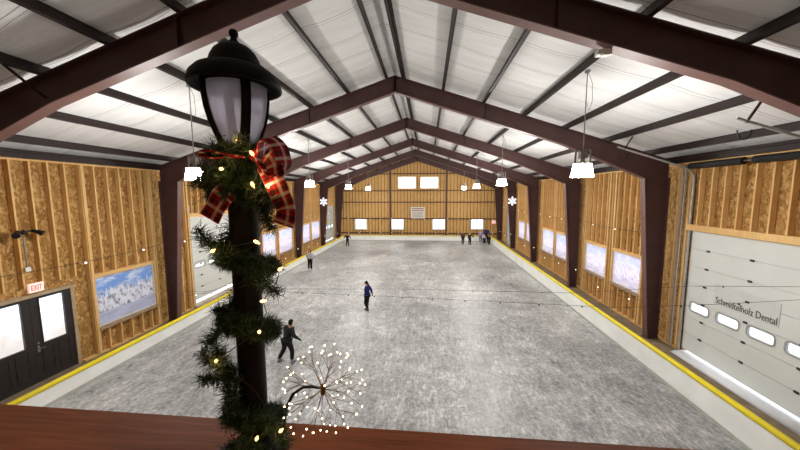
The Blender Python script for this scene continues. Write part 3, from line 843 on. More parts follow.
# ------------------------------------------------------------------ lamp post with lantern
PX_, PY_ = -.39, .62
lp = thing('lamp_post', (PX_, PY_, 5.0), 'black lamp post with a lantern on top, wound with garland', 'lamp post')
mb = MB(); mb.lathe([(0, 0), (.062, 0), (.062, .012), (.05, .022), (.042, .045), (.034, .05)], (PX_, PY_, 5.0), 28); obj('base', mb, BLACKP, lp, smooth=True)
mb = MB(); mb.lathe([(.0285, 5.04), (.0285, 5.655), (.032, 5.66), (.032, 5.67), (.026, 5.677), (.026, 5.685)], (PX_, PY_, 0), 28); obj('pole', mb, BLACKP, lp, smooth=True)
body = [(0.0266, 5.6815), (0.0267, 5.6915), (0.0378, 5.7155), (0.0482, 5.7435), (0.0542, 5.7685), (0.0576, 5.7955), (0.0581, 5.8255)]
mb = MB(); mb.lathe([(0.0000, 5.6795), (0.0292, 5.6795), (0.0310, 5.6875), (0.0284, 5.6955), (0.0000, 5.6975)], (PX_, PY_, 0), 28); obj('lantern_cup', mb, BLACKP, lp, smooth=True)
t = NT('frosted_lantern_glass').setp(None, .35, 0, .4)
n_ = t.noise(t.mapping((9, 9, 3)), 3, 4); t.color(t.ramp(n_, [(.3, lin((190, 194, 236))), (.7, lin((216, 219, 250)))]))
tr = t.node('ShaderNodeBsdfTranslucent'); tr.inputs[0].default_value = (.88, .88, 1, 1)
mx = t.node('ShaderNodeMixShader'); mx.inputs[0].default_value = .75
t.link(t.bs.outputs[0], mx.inputs[1]); t.link(tr.outputs[0], mx.inputs[2])
tp = t.node('ShaderNodeBsdfTransparent'); tp.inputs[0].default_value = (.9, .9, 1, 1); mx2 = t.node('ShaderNodeMixShader'); mx2.inputs[0].default_value = .38
t.link(mx.outputs[0], mx2.inputs[1]); t.link(tp.outputs[0], mx2.inputs[2]); t.link(mx2.outputs[0], t.out.inputs[0]); LG = t.mat
front = -PI / 2
for k in range(4):
    a = math.radians(-42) + k * PI / 2
    m = MB(); m.lathe([(r * .985, z) for r, z in body[1:]], (PX_, PY_, 0), 12, a, a + PI / 2); obj('glass_panel', m, LG, lp, smooth=True)
    m = MB(); w_ = .0085
    pts = []
    for r, z in body: pts.append((r, z))
    ta = Vector((-math.sin(a), math.cos(a), 0)); ra = Vector((math.cos(a), math.sin(a), 0)); c = Vector((PX_, PY_, 0))
    vs = []; fs = []
    for r, z in pts:
        for q, e in ((-1, -.004), (-1, .003), (1, .003), (1, -.004)): vs.append(c + ra * (r + e) + ta * (w_ * q) + Vector((0, 0, z)))
    for i in range(len(pts) - 1):
        for q in range(4): fs.append((i * 4 + q, i * 4 + (q + 1) % 4, i * 4 + 4 + (q + 1) % 4, i * 4 + 4 + q))
    m.add(vs, fs)
    vs = []
    for r, z in pts:
        for q, e in ((-1, 0), (-1, .0065), (1, .0065), (1, 0)): vs.append(c + ra * (r + e) + ta * (.003 * q) + Vector((0, 0, z)))
    m.add(vs, fs); obj('lantern_rib', m, BLACKP, lp, smooth=False)
mb = MB(); mb.lathe([(0.0593, 5.8155), (0.0615, 5.8175), (0.0615, 5.8355), (0.0568, 5.8385), (0.0533, 5.8335), (0.0533, 5.8155)], (PX_, PY_, 0), 32); obj('lantern_ring', mb, BLACKP, lp, smooth=True)
mb = MB(); mb.lathe([(0.0568, 5.8335), (0.0757, 5.8255), (0.0834, 5.8115), (0.0869, 5.8135), (0.0869, 5.8195), (0.0826, 5.8325), (0.0722, 5.8445), (0.0602, 5.8505), (0.0516, 5.8515), (0.0516, 5.8575), (0.0482, 5.8615), (0.0456, 5.8705), (0.0387, 5.8835), (0.0292, 5.8925), (0.0190, 5.8975), (0.0123, 5.8995)], (PX_, PY_, 0), 40); obj('lantern_roof', mb, BLACKP, lp, smooth=True)
mb = MB(); mb.lathe([(0.0133, 5.8965), (0.0123, 5.9015), (0.0066, 5.9075), (0.0057, 5.9125), (0.0085, 5.9155), (0.0090, 5.9215), (0.0066, 5.9265), (0.0000, 5.9285)], (PX_, PY_, 0), 16); obj('finial', mb, BLACKP, lp, smooth=True)

# ------------------------------------------------------------------ evergreen garland
gl = thing('garland', (PX_, PY_, 5.0), 'dark green evergreen garland spiralling down the black lamp post', 'garland')
NEED = [plain('pine_needle', (.012, .035, .018), .55, 0, .3, .35, 60), plain('pine_needle_pale', (.10, .15, .11), .5, 0, .4, .3, 60), plain('pine_needle_bright', (.03, .075, .03), .5, 0, .4, .3, 60)]
rng = random.Random(11)
knots = [(-1.2, 5.685), (-1, 5.675), (-.4, 5.645), (0, 5.612), (.4, 5.572), (1, 5.458), (2, 5.325), (3, 5.115), (3.45, 5.035)]
def gz(u):
    k_ = math.floor(u + .5)            # flatter across the front, steeper round the back
    w_ = u - k_; w_ = (w_ * .55 if abs(w_) < .3 else math.copysign(.165 + (abs(w_) - .3) * 1.675, w_)); u = k_ + w_
    for (a, za), (b, zb) in zip(knots, knots[1:]):
        if a <= u <= b: return za + (zb - za) * (u - a) / (b - a)
    return knots[-1][1]
def gp(u, R=.040):
    a = 2 * PI * u + .56; return Vector((PX_ + R * math.sin(a), PY_ - R * math.cos(a), gz(u)))
needles = MB()
def needle(p, d, L, w, mi):
    d = d.normalized(); s_ = d.orthogonal().normalized(); q = d.cross(s_)
    a = rng.random() * 6.28; s2 = s_ * math.cos(a) + q * math.sin(a); q2 = d.cross(s2)
    needles.add([p + s2 * w, p - s2 * w * .5 + q2 * w * .87, p - s2 * w * .5 - q2 * w * .87, p + d * L], [(0, 1, 3), (1, 2, 3), (2, 0, 3)], mi)
def pick():
    r = rng.random(); return 1 if r < .14 else (2 if r < .38 else 0)
def twig(pts, dens, L, spread=.9, jit=.006):
    """needles along a polyline, slanting forward along it"""
    for i in range(len(pts) - 1):
        a, b = Vector(pts[i]), Vector(pts[i + 1]); ln = (b - a).length; d = (b - a) / ln
        for _ in range(int(dens * ln)):
            u = rng.random(); p = a.lerp(b, u) + Vector((rng.gauss(0, jit), rng.gauss(0, jit), rng.gauss(0, jit)))
            o = d.orthogonal().normalized(); o = (Matrix.Rotation(rng.random() * 6.28, 3, d) @ o)
            needle(p, o * spread + d * rng.uniform(-.2, .9), L * rng.uniform(.6, 1.15), .0009, pick())
stem = MB()
U = [-1.2 + 4.65 * k / 150 for k in range(151)]
core = [gp(u) for u in U]; stem.tube(core, .004, 5)
def dens(u): return 14000 if u < .5 else ((12500 if abs(u - round(u)) < .3 else 5000) if u < 2.35 else (2500 if u < 2.72 else 12500))
for i in range(150):
    twig([core[i], core[i + 1]], dens(U[i]), .034 if U[i] < .5 else .028, 1.0, .011 if U[i] < .5 else .008)
# side sprigs all along
for k in range(200):
    u = (round(rng.uniform(.6, 3.4)) + rng.uniform(-.27, .27)) if k > 85 else rng.uniform(-1.1, .35); p = gp(u); a = 2 * PI * u + .56
    out = Vector((math.sin(a), -math.cos(a), 0)); tg = Vector((math.cos(a), math.sin(a), -.5))
    d = (out * rng.uniform(.3, .9) + tg * rng.uniform(-.9, 1.1) + Vector((0, 0, rng.uniform(-.7, .6)))).normalized()
    L = rng.uniform(.03, .05) if u < .5 else rng.uniform(.016, .032)
    stem.tube([p, p + d * L], .0016, 4); twig([p, p + d * L * .5, p + d * L], 3600, .020, .8, .003)
# larger loose sprigs
for a, b, c in (((-.35, .58, 5.60), (-.31, .56, 5.575), (-.30, .56, 5.53)), ((-.36, .58, 5.62), (-.31, .55, 5.60), (-.275, .55, 5.585)), ((-.42, .60, 5.63), (-.43, .58, 5.64), (-.44, .57, 5.65)),
                ((-.42, .59, 5.48), (-.44, .57, 5.505), (-.455, .57, 5.53)), ((-.35, .57, 5.44), (-.32, .56, 5.425), (-.292, .56, 5.408)), ((-.40, .58, 5.34), (-.43, .56, 5.315), (-.445, .56, 5.295)),
                ((-.40, .58, 5.225), (-.43, .56, 5.25), (-.46, .56, 5.275)), ((-.41, .58, 5.215), (-.445, .57, 5.213), (-.472, .57, 5.212)), ((-.40, .58, 5.20), (-.42, .57, 5.24), (-.425, .56, 5.29)), ((-.42, .57, 5.13), (-.40, .56, 5.17), (-.41, .56, 5.215)),
                ((-.40, .57, 5.08), (-.43, .55, 5.05), (-.46, .54, 5.02)), ((-.38, .56, 5.06), (-.42, .54, 5.03), (-.45, .53, 5.01)), ((-.36, .56, 5.08), (-.33, .55, 5.06), (-.31, .54, 5.03)), ((-.34, .57, 5.15), (-.31, .56, 5.12), (-.285, .56, 5.085)), ((-.38, .56, 5.10), (-.34, .54, 5.05), (-.33, .53, 5.02))):
    stem.tube([a, b, c], .0024, 5); twig([a, b, c], 5200, .024, .9, .005)
obj('branch', stem, plain('garland_wire', (.03, .03, .015), .7), gl)
nd = obj('needles', needles, NEED, gl); nd['kind'] = 'stuff'

# warm mini lights threaded through the garland: wire with bulbs
fl_ = thing('fairy_light', (PX_, PY_, 5.0), 'warm white mini lights threaded through the green garland on the post', 'fairy lights')
WARM = emit('warm_bulb', (1.0, .55, .18), 2.6, (1, .8, .5))
BP = [(-.386, .552, 5.647), (-.323, .55, 5.674), (-.322, .545, 5.617), (-.292, .548, 5.609), (-.328, .558, 5.508), (-.420, .56, 5.489), (-.284, .56, 5.455), (-.322, .56, 5.39), (-.330, .555, 5.329), (-.428, .56, 5.262), (-.292, .55, 5.125), (-.338, .54, 5.113), (-.36, .57, 5.70)]
m = MB(); wp = []
for k, p in enumerate(BP[:-1]):
    q = BP[k + 1]; wp.append(p)
    if k < len(BP) - 2:
        mid = (Vector(p) + Vector(q)) / 2; mid.y += .02; wp.append(tuple(mid))
m.tube(wp, .0011, 4); obj('wire', m, plain('green_wire', (.01, .03, .015), .5), fl_)
for p in BP:
    d = Vector((rng.uniform(-.6, .6), -1, rng.uniform(-.3, .8))).normalized()
    m = MB(); m.tube([Vector(p) - d * .009, Vector(p) - d * .004, Vector(p), Vector(p) + d * .005, Vector(p) + d * .008], [.0016, .0024, .0034, .0026, .0005], 8); obj('bulb', m, WARM, fl_, smooth=True)
    ld = bpy.data.lights.new('bulb_glow', 'POINT'); ld.energy = .018; ld.color = (1, .55, .2); ld.shadow_soft_size = .004
    lo = bpy.data.objects.new('bulb_glow', ld); COL.objects.link(lo); lo.parent = fl_; lo.location = Vector(p) + d * .016 - WL[fl_.name]

# ------------------------------------------------------------------ plaid bow
t = NT('tartan_ribbon').setp(None, .7, 0, .2); uv = t.sep(t.tc.outputs['UV'])
def band(ch, per, ofs, a, b):
    f_ = t.math('FRACT', t.math('ADD', t.math('DIVIDE', ch, per), ofs)); return t.math('MULTIPLY', t.math('GREATER_THAN', f_, a), t.math('LESS_THAN', f_, b))
per = .026
def axisc(ch):
    blk = t.math('MAXIMUM', band(ch, per, 0, .0, .30), band(ch, per, 0, .80, .86)); wh = band(ch, per, 0, .44, .66); return blk, wh
b1, w1 = axisc(uv[0]); b2, w2 = axisc(uv[1])
red = lin((196, 26, 38)); c = t.mix(t.math('MULTIPLY', t.math('MAXIMUM', b1, b2), .62), red, (.012, .012, .016))
c = t.mix(t.math('MULTIPLY', t.math('MAXIMUM', w1, w2), .62), c, lin((228, 222, 230)))
c = t.mix(t.math('MULTIPLY', w1, w2), c, lin((236, 234, 240))); c = t.mix(t.math('MULTIPLY', t.math('MULTIPLY', b1, b2), .8), c, (.01, .01, .012))
t.color(c); PLAID = t.mat
def ribbon(pts, wd, width, name, parent, th=.0012, twist=None):
    P = [Vector(p) for p in pts]; D = []
    # smooth the polyline
    Q, W = [], []
    wl = [Vector(w_) for w_ in wd] if isinstance(wd[0], (tuple, list)) else [Vector(wd)] * len(P)
    for i in range(len(P) - 1):
        p0, p1, p2, p3 = P[max(i - 1, 0)], P[i], P[i + 1], P[min(i + 2, len(P) - 1)]
        for k in range(6):
            u = k / 6; Q.append(.5 * ((2 * p1) + (p2 - p0) * u + (2 * p0 - 5 * p1 + 4 * p2 - p3) * u * u + (3 * p1 - p0 - 3 * p2 + p3) * u ** 3)); W.append(wl[i].lerp(wl[i + 1], u))
    Q.append(P[-1]); W.append(wl[-1])
    mb = MB(); L = 0; n = len(Q); prev = None
    for i in range(n):
        tg = (Q[min(i + 1, n - 1)] - Q[max(i - 1, 0)]).normalized(); w_ = (W[i] - tg * W[i].dot(tg)).normalized(); nr = tg.cross(w_)
        if prev: L += (Q[i] - prev[4]).length
        row = [Q[i] + w_ * width / 2 + nr * th, Q[i] - w_ * width / 2 + nr * th, Q[i] - w_ * width / 2 - nr * th, Q[i] + w_ * width / 2 - nr * th, Q[i], L]
        if prev:
            vs = prev[:4] + row[:4]; l0, l1 = prev[5], L
            mb.add(vs, [(0, 1, 5, 4), (2, 3, 7, 6), (1, 2, 6, 5), (3, 0, 4, 7)], 0,
                   [[(l0, 0), (l0, width), (l1, width), (l1, 0)], [(l0, width), (l0, 0), (l1, 0), (l1, width)], [(l0, 0)] * 2 + [(l1, 0)] * 2, [(l0, 0)] * 2 + [(l1, 0)] * 2])
        prev = row
    return obj(name, mb, PLAID, parent, smooth=False)
bw = thing('ribbon_bow', (-.34, .575, 5.68), 'red black and white tartan ribbon bow tied below the lantern', 'bow')
ribbon([(-.312, .566, 5.672), (-.303, .556, 5.694), (-.287, .548, 5.700), (-.268, .545, 5.684), (-.262, .548, 5.652), (-.280, .552, 5.636), (-.300, .560, 5.652), (-.312, .566, 5.670)], [(.1, 1, .4)] * 3 + [(.35, .9, .3)] * 2 + [(.2, 1, .3)] * 3, .036, 'loop', bw)
ribbon([(-.305, .556, 5.668), (-.289, .548, 5.668), (-.277, .542, 5.652), (-.272, .538, 5.632)], [(.6, .2, .7), (.7, .1, .6), (.95, .1, .2), (1, .1, .1)], .030, 'loop', bw)
ribbon([(-.352, .572, 5.672), (-.378, .555, 5.676), (-.402, .548, 5.680), (-.416, .55, 5.675), (-.400, .555, 5.668), (-.372, .56, 5.669), (-.352, .572, 5.670)], (.05, 1, .12), .030, 'loop', bw)
ribbon([(-.300, .556, 5.655), (-.283, .548, 5.628), (-.270, .545, 5.598), (-.260, .545, 5.568), (-.268, .547, 5.542)], [(.9, .1, .4), (.92, .15, .4), (.95, .1, .25), (.95, -.15, .15), (.9, .1, .3)], .038, 'tail', bw)
ribbon([(-.375, .552, 5.606), (-.384, .546, 5.596), (-.396, .543, 5.576), (-.410, .542, 5.554)], [(.75, .1, -.6), (.75, .1, -.6), (.8, -.1, -.55), (.75, .1, -.6)], .040, 'tail', bw)
mb = MB(); mb.ball((-.325, .566, 5.672), .012, 12, 0, (1.2, .8, 1)); obj('knot', mb, plain('dark_red_ribbon', lin((150, 20, 28)), .7), bw, smooth=True)

# ------------------------------------------------------------------ starburst light
sb = thing('starburst_light', (-.34, .655, 5.0), 'round starburst of tiny warm white lights on a curved black stem at the railing', 'starburst light')
C0 = Vector((-.243, .66, 5.143))
m = MB(); m.tube([(-.338, .655, 5.002), (-.341, .655, 5.04), (-.334, .655, 5.09), (-.315, .657, 5.128), (-.29, .659, 5.146), (-.265, .66, 5.148), (-.247, .66, 5.145)], [.004, .004, .004, .004, .0035, .003, .0025], 8); obj('stem', m, BLACK, sb, smooth=True)
m = MB(); m.lathe([(0, -.013), (.006, -.012), (.0065, .0), (.005, .012), (0, .013)], C0, 12); obj('hub', m, plain('brass_hub', lin((120, 92, 50)), .4, .6), sb, smooth=True)
TIP = emit('tiny_warm_tip', (1.0, .78, .44), 5, (1, .9, .7)); WIRE = plain('copper_wire', lin((140, 112, 74)), .4, .7)
n = 22; first = None
for k in range(n):
    z = 1 - 2 * (k + .5) / n; a = k * 2.39996 + .4; r = math.sqrt(1 - z * z); d = Vector((r * math.cos(a), r * math.sin(a), z))
    m = MB(); j = C0 + d * rng.uniform(.045, .055); m.tube([C0 + d * .004, j], .0009, 4); tips = []
    for q in range(4):
        s_ = d.orthogonal().normalized(); s_ = Matrix.Rotation(q * PI / 2 + rng.random(), 3, d) @ s_
        e = C0 + (d + s_ * rng.uniform(.18, .42)).normalized() * rng.uniform(.082, .106); m.tube([j, e], .0006, 4); tips.append(e)
    sp = obj('spray', m, WIRE, sb)
    for e in tips:
        if first is None:
            m = MB(); m.ball((0, 0, 0), .0018, 8); first = obj('bulb', m, TIP, None, smooth=True); b_ = first
        else:
            b_ = first.copy(); COL.objects.link(b_)
        b_.parent = sp; b_.location = e - WL[sb.name]


# ------------------------------------------------------------------ people
SKIN = plain('skin', lin((206, 160, 136)), .55, 0, .3, .05, 20)
EYE = plain('eye', lin((40, 30, 28)), .3)
BLADE = plain('skate_blade', lin((190, 194, 198)), .25, .9)
def skinned(name, verts, edges, radii, mat, parent, extra=None, sub=1):
    me = bpy.data.meshes.new(name); me.from_pydata([tuple(v) for v in verts], edges, []); me.update()
    o = bpy.data.objects.new(name, me); COL.objects.link(o)
    md = o.modifiers.new('skin', 'SKIN'); md.use_smooth_shade = True
    sv = me.skin_vertices[0].data
    for i, r in enumerate(radii): sv[i].radius = r if isinstance(r, tuple) else (r, r); sv[i].use_root = (i == 0)
    o.modifiers.new('sub', 'SUBSURF').levels = sub
    dg = bpy.context.evaluated_depsgraph_get(); m2 = bpy.data.meshes.new_from_object(o.evaluated_get(dg))
    bpy.data.objects.remove(o)
    mb = MB(); mb.add([v.co.copy() for v in m2.vertices], [tuple(p.vertices) for p in m2.polygons])
    if extra:
        for e in extra: e(mb)
    return mb
def person(pos, h, yaw, label, pose, jacket, trousers, head, skates, long_jacket=False, group=None, gloves=None):
    """pose: joint overrides in body space (x right, y forward, z up; metres for a 1.75 m figure)"""
    J = dict(pel=(0, 0, .95), wst=(0, 0, 1.10), chs=(0, .01, 1.32), nck=(0, .015, 1.49), hd=(0, .03, 1.64),
             shL=(-.18, 0, 1.43), elL=(-.25, -.03, 1.16), wrL=(-.25, .06, .93), shR=(.18, 0, 1.43), elR=(.25, -.03, 1.16), wrR=(.25, .06, .93),
             hpL=(-.095, 0, .92), knL=(-.11, .03, .50), anL=(-.12, -.02, .11), hpR=(.095, 0, .92), knR=(.11, .03, .50), anR=(.12, -.02, .11))
    J.update(pose); J = {k: Vector(v) for k, v in J.items()}
    low = min(J['anL'].z, J['anR'].z)
    s = h / 1.75; Rz = Matrix.Rotation(yaw, 3, 'Z'); base = Vector((pos[0], pos[1], .012))
    def W(v): return base + Rz @ (Vector(v) - Vector((0, 0, low - .13))) * s
    root = thing('person', tuple(base), label, 'person', group)
    T = {k: W(v) for k, v in J.items()}
    names = list(T); ix = {k: i for i, k in enumerate(names)}
    verts = [T[k] for k in names]
    R = dict(pel=(.125, .10), wst=(.115, .09), chs=(.135, .10), nck=.052, hd=.05, shL=.062, elL=.045, wrL=.032, shR=.062, elR=.045, wrR=.032, hpL=.088, knL=.058, anL=.042, hpR=.088, knR=.058, anR=.042)
    E_ = [('pel', 'wst'), ('wst', 'chs'), ('chs', 'nck'), ('nck', 'hd'), ('chs', 'shL'), ('shL', 'elL'), ('elL', 'wrL'), ('chs', 'shR'), ('shR', 'elR'), ('elR', 'wrR'), ('pel', 'hpL'), ('hpL', 'knL'), ('knL', 'anL'), ('pel', 'hpR'), ('hpR', 'knR'), ('knR', 'anR')]
    def sc(r, k=1.0): return tuple(q * s * k for q in r) if isinstance(r, tuple) else r * s * k
    fwd = Rz @ Vector((0, 1, 0)); side = Rz @ Vector((1, 0, 0)); hc = T['hd']
    hz = head.get('turn', 0); Rh = Matrix.Rotation(yaw + hz, 3, 'Z'); hf, hs_ = Rh @ Vector((0, 1, 0)), Rh @ Vector((1, 0, 0)); hu = Vector((0, 0, 1))
    def headpart(mb):
        o = len(mb.v); n, m_ = 16, 12
        vs = []
        for i in range(m_ + 1):
            t_ = PI * i / m_
            for k in range(n):
                a = 2 * PI * k / n; x, y, z = math.sin(t_) * math.cos(a), math.sin(t_) * math.sin(a), math.cos(t_)
                w_ = 1 - .22 * max(0, -z) ; yy = y * .098 * w_ + (.012 * max(0, y) * (1 if z < 0 else .5))
                if y > .75 and abs(x) < .3 and -.35 < z < .1: yy += .018              # nose
                vs.append(hc + (hs_ * (x * .078 * w_) + hf * yy + hu * (z * .118)) * s)
        fs = [(i * n + k, (i + 1) * n + k, (i + 1) * n + (k + 1) % n, i * n + (k + 1) % n) for i in range(m_) for k in range(n)]
        mb.add(vs, fs)
        for q in (-1, 1):
            mb.ball(hc + (hs_ * (.030 * q) + hf * .088 + hu * .012) * s, .011 * s, 6, 1)       # eyes
            mb.ball(hc + (hs_ * (.078 * q) + hu * -.005) * s, .026 * s, 8, 0, (.5, .7, 1.1))      # ears
        mb.beam(hc + (hs_ * -.022 + hf * .092 - hu * .052) * s, hc + (hs_ * .022 + hf * .092 - hu * .052) * s, .012 * s, .01 * s, (0, 0, 1), 2)
    def hands(mb):
        for q, wr, el in ((-1, 'wrL', 'elL'), (1, 'wrR', 'elR')):
            d = (T[wr] - T[el]).normalized(); p = T[wr]; sd = d.cross(fwd)
            if sd.length < .1: sd = d.cross(side)
            sd.normalize(); nr = d.cross(sd)
            mb.tube([p - d * .02 * s, p + d * .03 * s, p + d * .085 * s], [.026 * s, .038 * s, .036 * s], 8, 3)
            for f_i in range(4):
                o_ = sd * ((f_i - 1.5) * .019 * s); L = (.065, .078, .074, .058)[f_i] * s; b_ = p + d * .08 * s + o_
                mb.tube([b_, b_ + d * L * .5 + nr * .006 * s, b_ + d * L * .85 + nr * .022 * s], [.0095 * s, .009 * s, .006 * s], 6, 3)
            b_ = p + d * .02 * s - sd * .028 * s; mb.tube([b_, b_ + (d * .6 - sd) * .028 * s, b_ + (d * 1.3 - sd) * .04 * s], [.011 * s, .01 * s, .007 * s], 6, 3)
    mb = skinned('body', verts, [(ix[a], ix[b]) for a, b in E_], [sc(R[k]) for k in names], SKIN, root, [headpart, hands])
    obj('body', mb, [SKIN, EYE, plain('lips', lin((168, 96, 88)), .5), gloves or SKIN], root, smooth=True)
    # jacket
    hem = J['pel'] + Vector((0, 0, -.16 if long_jacket else -.03))
    jn = ['wst', 'chs', 'col', 'shL', 'elL', 'wrL', 'shR', 'elR', 'wrR', 'hem']
    JP = {k: T[k] for k in jn if k in T}; JP['col'] = T['chs'].lerp(T['nck'], .85); JP['hem'] = W(hem)
    rr_ = dict(hem=(.185, .15), wst=(.17, .14), chs=(.19, .145), col=.075, shL=.10, elL=.078, wrL=.055, shR=.10, elR=.078, wrR=.055)
    jx = {k: i for i, k in enumerate(jn)}
    je = [('hem', 'wst'), ('wst', 'chs'), ('chs', 'col'), ('chs', 'shL'), ('shL', 'elL'), ('elL', 'wrL'), ('chs', 'shR'), ('shR', 'elR'), ('elR', 'wrR')]
    mb = skinned('jacket', [JP[k] for k in jn], [(jx[a], jx[b]) for a, b in je], [sc(rr_[k]) for k in jn], None, root)
    obj('jacket', mb, jacket, root, smooth=True)
    tn = ['pel', 'hpL', 'knL', 'anL', 'hpR', 'knR', 'anR']; tx = {k: i for i, k in enumerate(tn)}
    tr_ = dict(pel=(.155, .13), hpL=.118, knL=.09, anL=.072, hpR=.118, knR=.09, anR=.072)
    TP = {k: T[k] for k in tn}
    mb = skinned('trousers', [TP[k] for k in tn], [(tx[a], tx[b]) for a, b in E_ if a in tx and b in tx], [sc(tr_[k]) for k in tn], None, root)
    obj('trousers', mb, trousers, root, smooth=True)
    # skates: boot and blade
    for q, an, kn in ((-1, 'anL', 'knL'), (1, 'anR', 'knR')):
        a = T[an]; dn = Vector((0, 0, -1)); fo = fwd if 'toe' not in head else (Rz @ Vector(head['toe'])).normalized()
        m = MB(); m.tube([a + Vector((0, 0, .05)) * s, a + Vector((0, 0, -.02)) * s, a + (fo * .01 + dn * .055) * s], [.05 * s, .05 * s, .046 * s], 10)
        m.tube([a + (fo * -.05 + dn * .055) * s, a + (fo * .04 + dn * .05) * s, a + (fo * .13 + dn * .065) * s, a + (fo * .17 + dn * .07) * s], [.04 * s, .046 * s, .04 * s, .02 * s], 10)
        bo = obj('skate', m, skates, root, smooth=True)
        m = MB(); m.beam(a + (fo * -.07 + dn * .115) * s, a + (fo * .17 + dn * .115) * s, .006 * s, .03 * s)
        for e in (-.04, .12): m.beam(a + (fo * e + dn * .06) * s, a + (fo * e + dn * .105) * s, .012 * s, .03 * s, fo)
        obj('blade', m, BLADE, bo)
    # hair or hat
    m = MB(); n = 16
    def cap(zmin, fr, k, back):
        rows = 8; vs = []
        for i in range(rows + 1):
            t_ = (PI / 2 + zmin) * i / rows
            for kk in range(n):
                an = 2 * PI * kk / n; x, y, z = math.sin(t_) * math.cos(an), math.sin(t_) * math.sin(an), math.cos(t_)
                if y > .2 and z < fr: z = fr; 
                vs.append(hc + (hs_ * (x * .086 * k) + hf * (y * .105 * k - .006) + hu * (z * .126 * k + .004)) * s)
        fs = [(i * n + q, (i + 1) * n + q, (i + 1) * n + (q + 1) % n, i * n + (q + 1) % n) for i in range(rows) for q in range(n)]
        m.add(vs, fs)
    if head['kind'] == 'hat':
        cap(.1, .25, 1.06, 0); m.ball(hc + (hu * .128) * s, .028 * s, 8)
        m.tube([hc + (hs_ * (.09 * math.cos(q)) + hf * (.108 * math.sin(q)) + hu * .03) * s for q in [2 * PI * i / 16 for i in range(17)]], .016 * s, 6)
        obj('hat', m, head['mat'], root, smooth=True)
        if head.get('hair'):
            m = MB(); m.tube([hc + (hf * -.07 + hu * .0) * s, hc + (hf * -.10 - hu * .10) * s, hc + (hf * -.10 - hu * .22) * s], [.06 * s, .06 * s, .03 * s], 10); obj('hair', m, head['hair'], root, smooth=True)
    else:
        cap(.75 if head['kind'] == 'short' else 1.0, .45, 1.0, 0)
        if head['kind'] == 'long':
            m.tube([hc + (hf * -.055 + hu * .02) * s, hc + (hf * -.085 - hu * .10) * s, hc + (hf * -.09 - hu * .26) * s], [.075 * s, .075 * s, .045 * s], 12)
            for q in (-1, 1): m.tube([hc + (hs_ * .07 * q + hu * .02) * s, hc + (hs_ * .08 * q + hf * .0 - hu * .12) * s, hc + (hs_ * .075 * q + hf * .02 - hu * .24) * s], [.03 * s, .032 * s, .015 * s], 8)
        obj('hair', m, head['mat'], root, smooth=True)
    return root
def fab(n, c): return plain(n, lin(c), .85, 0, .15, .15, 14)
HAIRD = fab('dark_hair', (34, 26, 24)); HAIRB = fab('brown_hair', (74, 54, 44)); BLK = fab('black_cloth', (26, 26, 28)); CHAR = fab('charcoal_cloth', (44, 46, 46)); SKB = plain('black_skate', lin((38, 38, 40)), .4); SKW = plain('white_skate', lin((196, 194, 196)), .4); SKG = plain('grey_skate', lin((140, 142, 146)), .4)
rd = math.radians
person((-4.62, 9.32), 1.52, rd(-28), 'skater in dark charcoal clothes striding across the ice beside the lamp post',
       dict(pel=(.02, 0, .91), wst=(.04, .03, 1.05), chs=(.07, .08, 1.26), nck=(.10, .12, 1.43), hd=(.12, .15, 1.58), shL=(-.11, .07, 1.38), elL=(-.18, .16, 1.12), wrL=(-.08, .28, .96), shR=(.25, .08, 1.36), elR=(.38, .06, 1.14), wrR=(.46, .20, 1.00),
            hpL=(-.08, 0, .88), knL=(-.18, .02, .50), anL=(-.30, -.16, .13), hpR=(.115, 0, .88), knR=(.17, .12, .50), anR=(.20, .06, .13)),
       CHAR, fab('dark_grey_trousers', (40, 42, 42)), dict(kind='short', mat=HAIRD), SKG, gloves=BLK)
person((-2.85, 14.05), 1.44, rd(78), 'skater in a blue jacket, black trousers and black hat alone in mid ice',
       dict(hd=(0, .05, 1.63), elL=(-.24, -.10, 1.18), wrL=(-.22, -.08, .95), elR=(.24, -.16, 1.20), wrR=(.20, -.22, .98), knL=(-.09, .10, .50), anL=(-.06, -.06, .13), knR=(.09, .02, .50), anR=(.06, .06, .13)),
       fab('blue_jacket', (26, 38, 100)), BLK, dict(kind='hat', mat=BLK, hair=HAIRD, turn=.3), SKB, gloves=BLK)
person((-8.5, 21.3), 1.58, rd(172), 'skater in a pale grey hoodie and black leggings, hands on hips, near the left boards',
       dict(elL=(-.34, -.06, 1.20), wrL=(-.17, .07, 1.02), elR=(.34, -.06, 1.20), wrR=(.17, .07, 1.02), anL=(-.10, 0, .13), anR=(.10, .04, .13)),
       fab('pale_grey_hoodie', (178, 174, 178)), BLK, dict(kind='long', mat=HAIRB), SKW)
person((-8.45, 31.6), 1.42, rd(175), 'small skater in dark maroon top with arms held out in the far left corner',
       dict(elL=(-.38, 0, 1.24), wrL=(-.46, .10, 1.04), elR=(.38, 0, 1.24), wrR=(.46, .10, 1.04), anL=(-.13, 0, .13), anR=(.14, .02, .13)),
       fab('dark_maroon_top', (58, 34, 42)), BLK, dict(kind='short', mat=HAIRD), SKB)
G = None
person((3.88, 33.9), 1.36, rd(150), 'skater in a dark plum hoodie, leftmost of the group at the far right', dict(anL=(-.08, 0, .13), anR=(.08, .03, .13)), fab('plum_hoodie', (58, 36, 52)), BLK, dict(kind='short', mat=HAIRD), SKB)
person((4.55, 33.4), 1.38, rd(200), 'skater in a dark olive jacket, one arm out, at the far end',
       dict(chs=(.02, .06, 1.30), nck=(.04, .10, 1.46), hd=(.05, .14, 1.60), elL=(-.36, .10, 1.24), wrL=(-.48, .22, 1.08), anL=(-.15, 0, .13), anR=(.14, .05, .13)), fab('olive_jacket', (62, 56, 46)), BLK, dict(kind='short', mat=HAIRB), SKB)
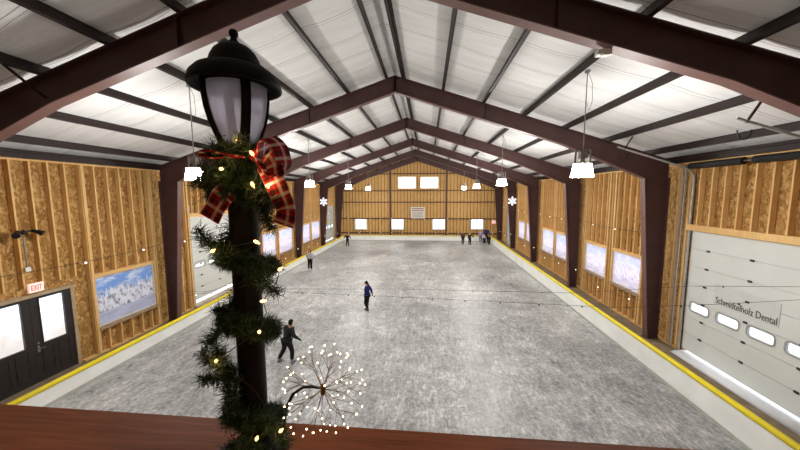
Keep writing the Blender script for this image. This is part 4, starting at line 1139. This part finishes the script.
person((5.95, 34.9), 1.50, rd(185), 'person in a long lavender grey coat in the far right group', dict(anL=(-.09, 0, .13), anR=(.1, .03, .13)), fab('lavender_coat', (164, 152, 172)), fab('grey_trousers', (120, 116, 126)), dict(kind='long', mat=fab('light_hair', (150, 120, 110))), SKW, True)
person((6.22, 34.5), 1.12, rd(190), 'small child in white between the lavender coat and the blue jacket', dict(anL=(-.09, 0, .13), anR=(.1, .03, .13)), fab('white_jacket', (206, 204, 212)), BLK, dict(kind='short', mat=HAIRD), SKB)
person((6.58, 34.9), 1.78, rd(160), 'tall adult in a blue jacket and black trousers by the far boards', dict(elL=(-.30, .06, 1.18), wrL=(-.24, .22, 1.02), anL=(-.11, 0, .13), anR=(.13, .03, .13)), fab('mid_blue_jacket', (34, 48, 92)), BLK, dict(kind='short', mat=HAIRD), SKB)
person((6.62, 33.5), 1.12, rd(200), 'small person all in black, rightmost of the far right group', dict(anL=(-.1, 0, .13), anR=(.1, .03, .13)), fab('black_jacket', (32, 34, 40)), BLK, dict(kind='hat', mat=BLK), SKB)


# ------------------------------------------------------------------ camera, world, render look
f_px, pitch, yaw, roll, H = 307.2557, .1024, .0900, -.0035, 5.6
cy_, sy_ = math.cos(yaw), math.sin(yaw)
fw = Vector((-sy_ * math.cos(pitch), cy_ * math.cos(pitch), -math.sin(pitch))); rt0 = Vector((cy_, sy_, 0)); up0 = rt0.cross(fw)
rt = rt0 * math.cos(roll) + up0 * math.sin(roll); up = -rt0 * math.sin(roll) + up0 * math.cos(roll)
cam = bpy.data.cameras.new('camera'); cam.sensor_fit = 'HORIZONTAL'; cam.sensor_width = 36; cam.lens = f_px / 800 * 36; cam.clip_start = .02; cam.clip_end = 400
co = bpy.data.objects.new('camera', cam); COL.objects.link(co)
co.matrix_world = Matrix(((rt.x, up.x, -fw.x, 0), (rt.y, up.y, -fw.y, 0), (rt.z, up.z, -fw.z, H), (0, 0, 0, 1)))
SC.camera = co
w = bpy.data.worlds.new('sky'); SC.world = w; w.use_nodes = True
bg = w.node_tree.nodes['Background']; bg.inputs[0].default_value = (.90, .94, 1.0, 1); bg.inputs[1].default_value = 2.0
SC.view_settings.view_transform = 'Standard'; SC.view_settings.look = 'None'; SC.view_settings.gamma = 1; SC.view_settings.use_curve_mapping = False
SC.view_settings.exposure = 0.55
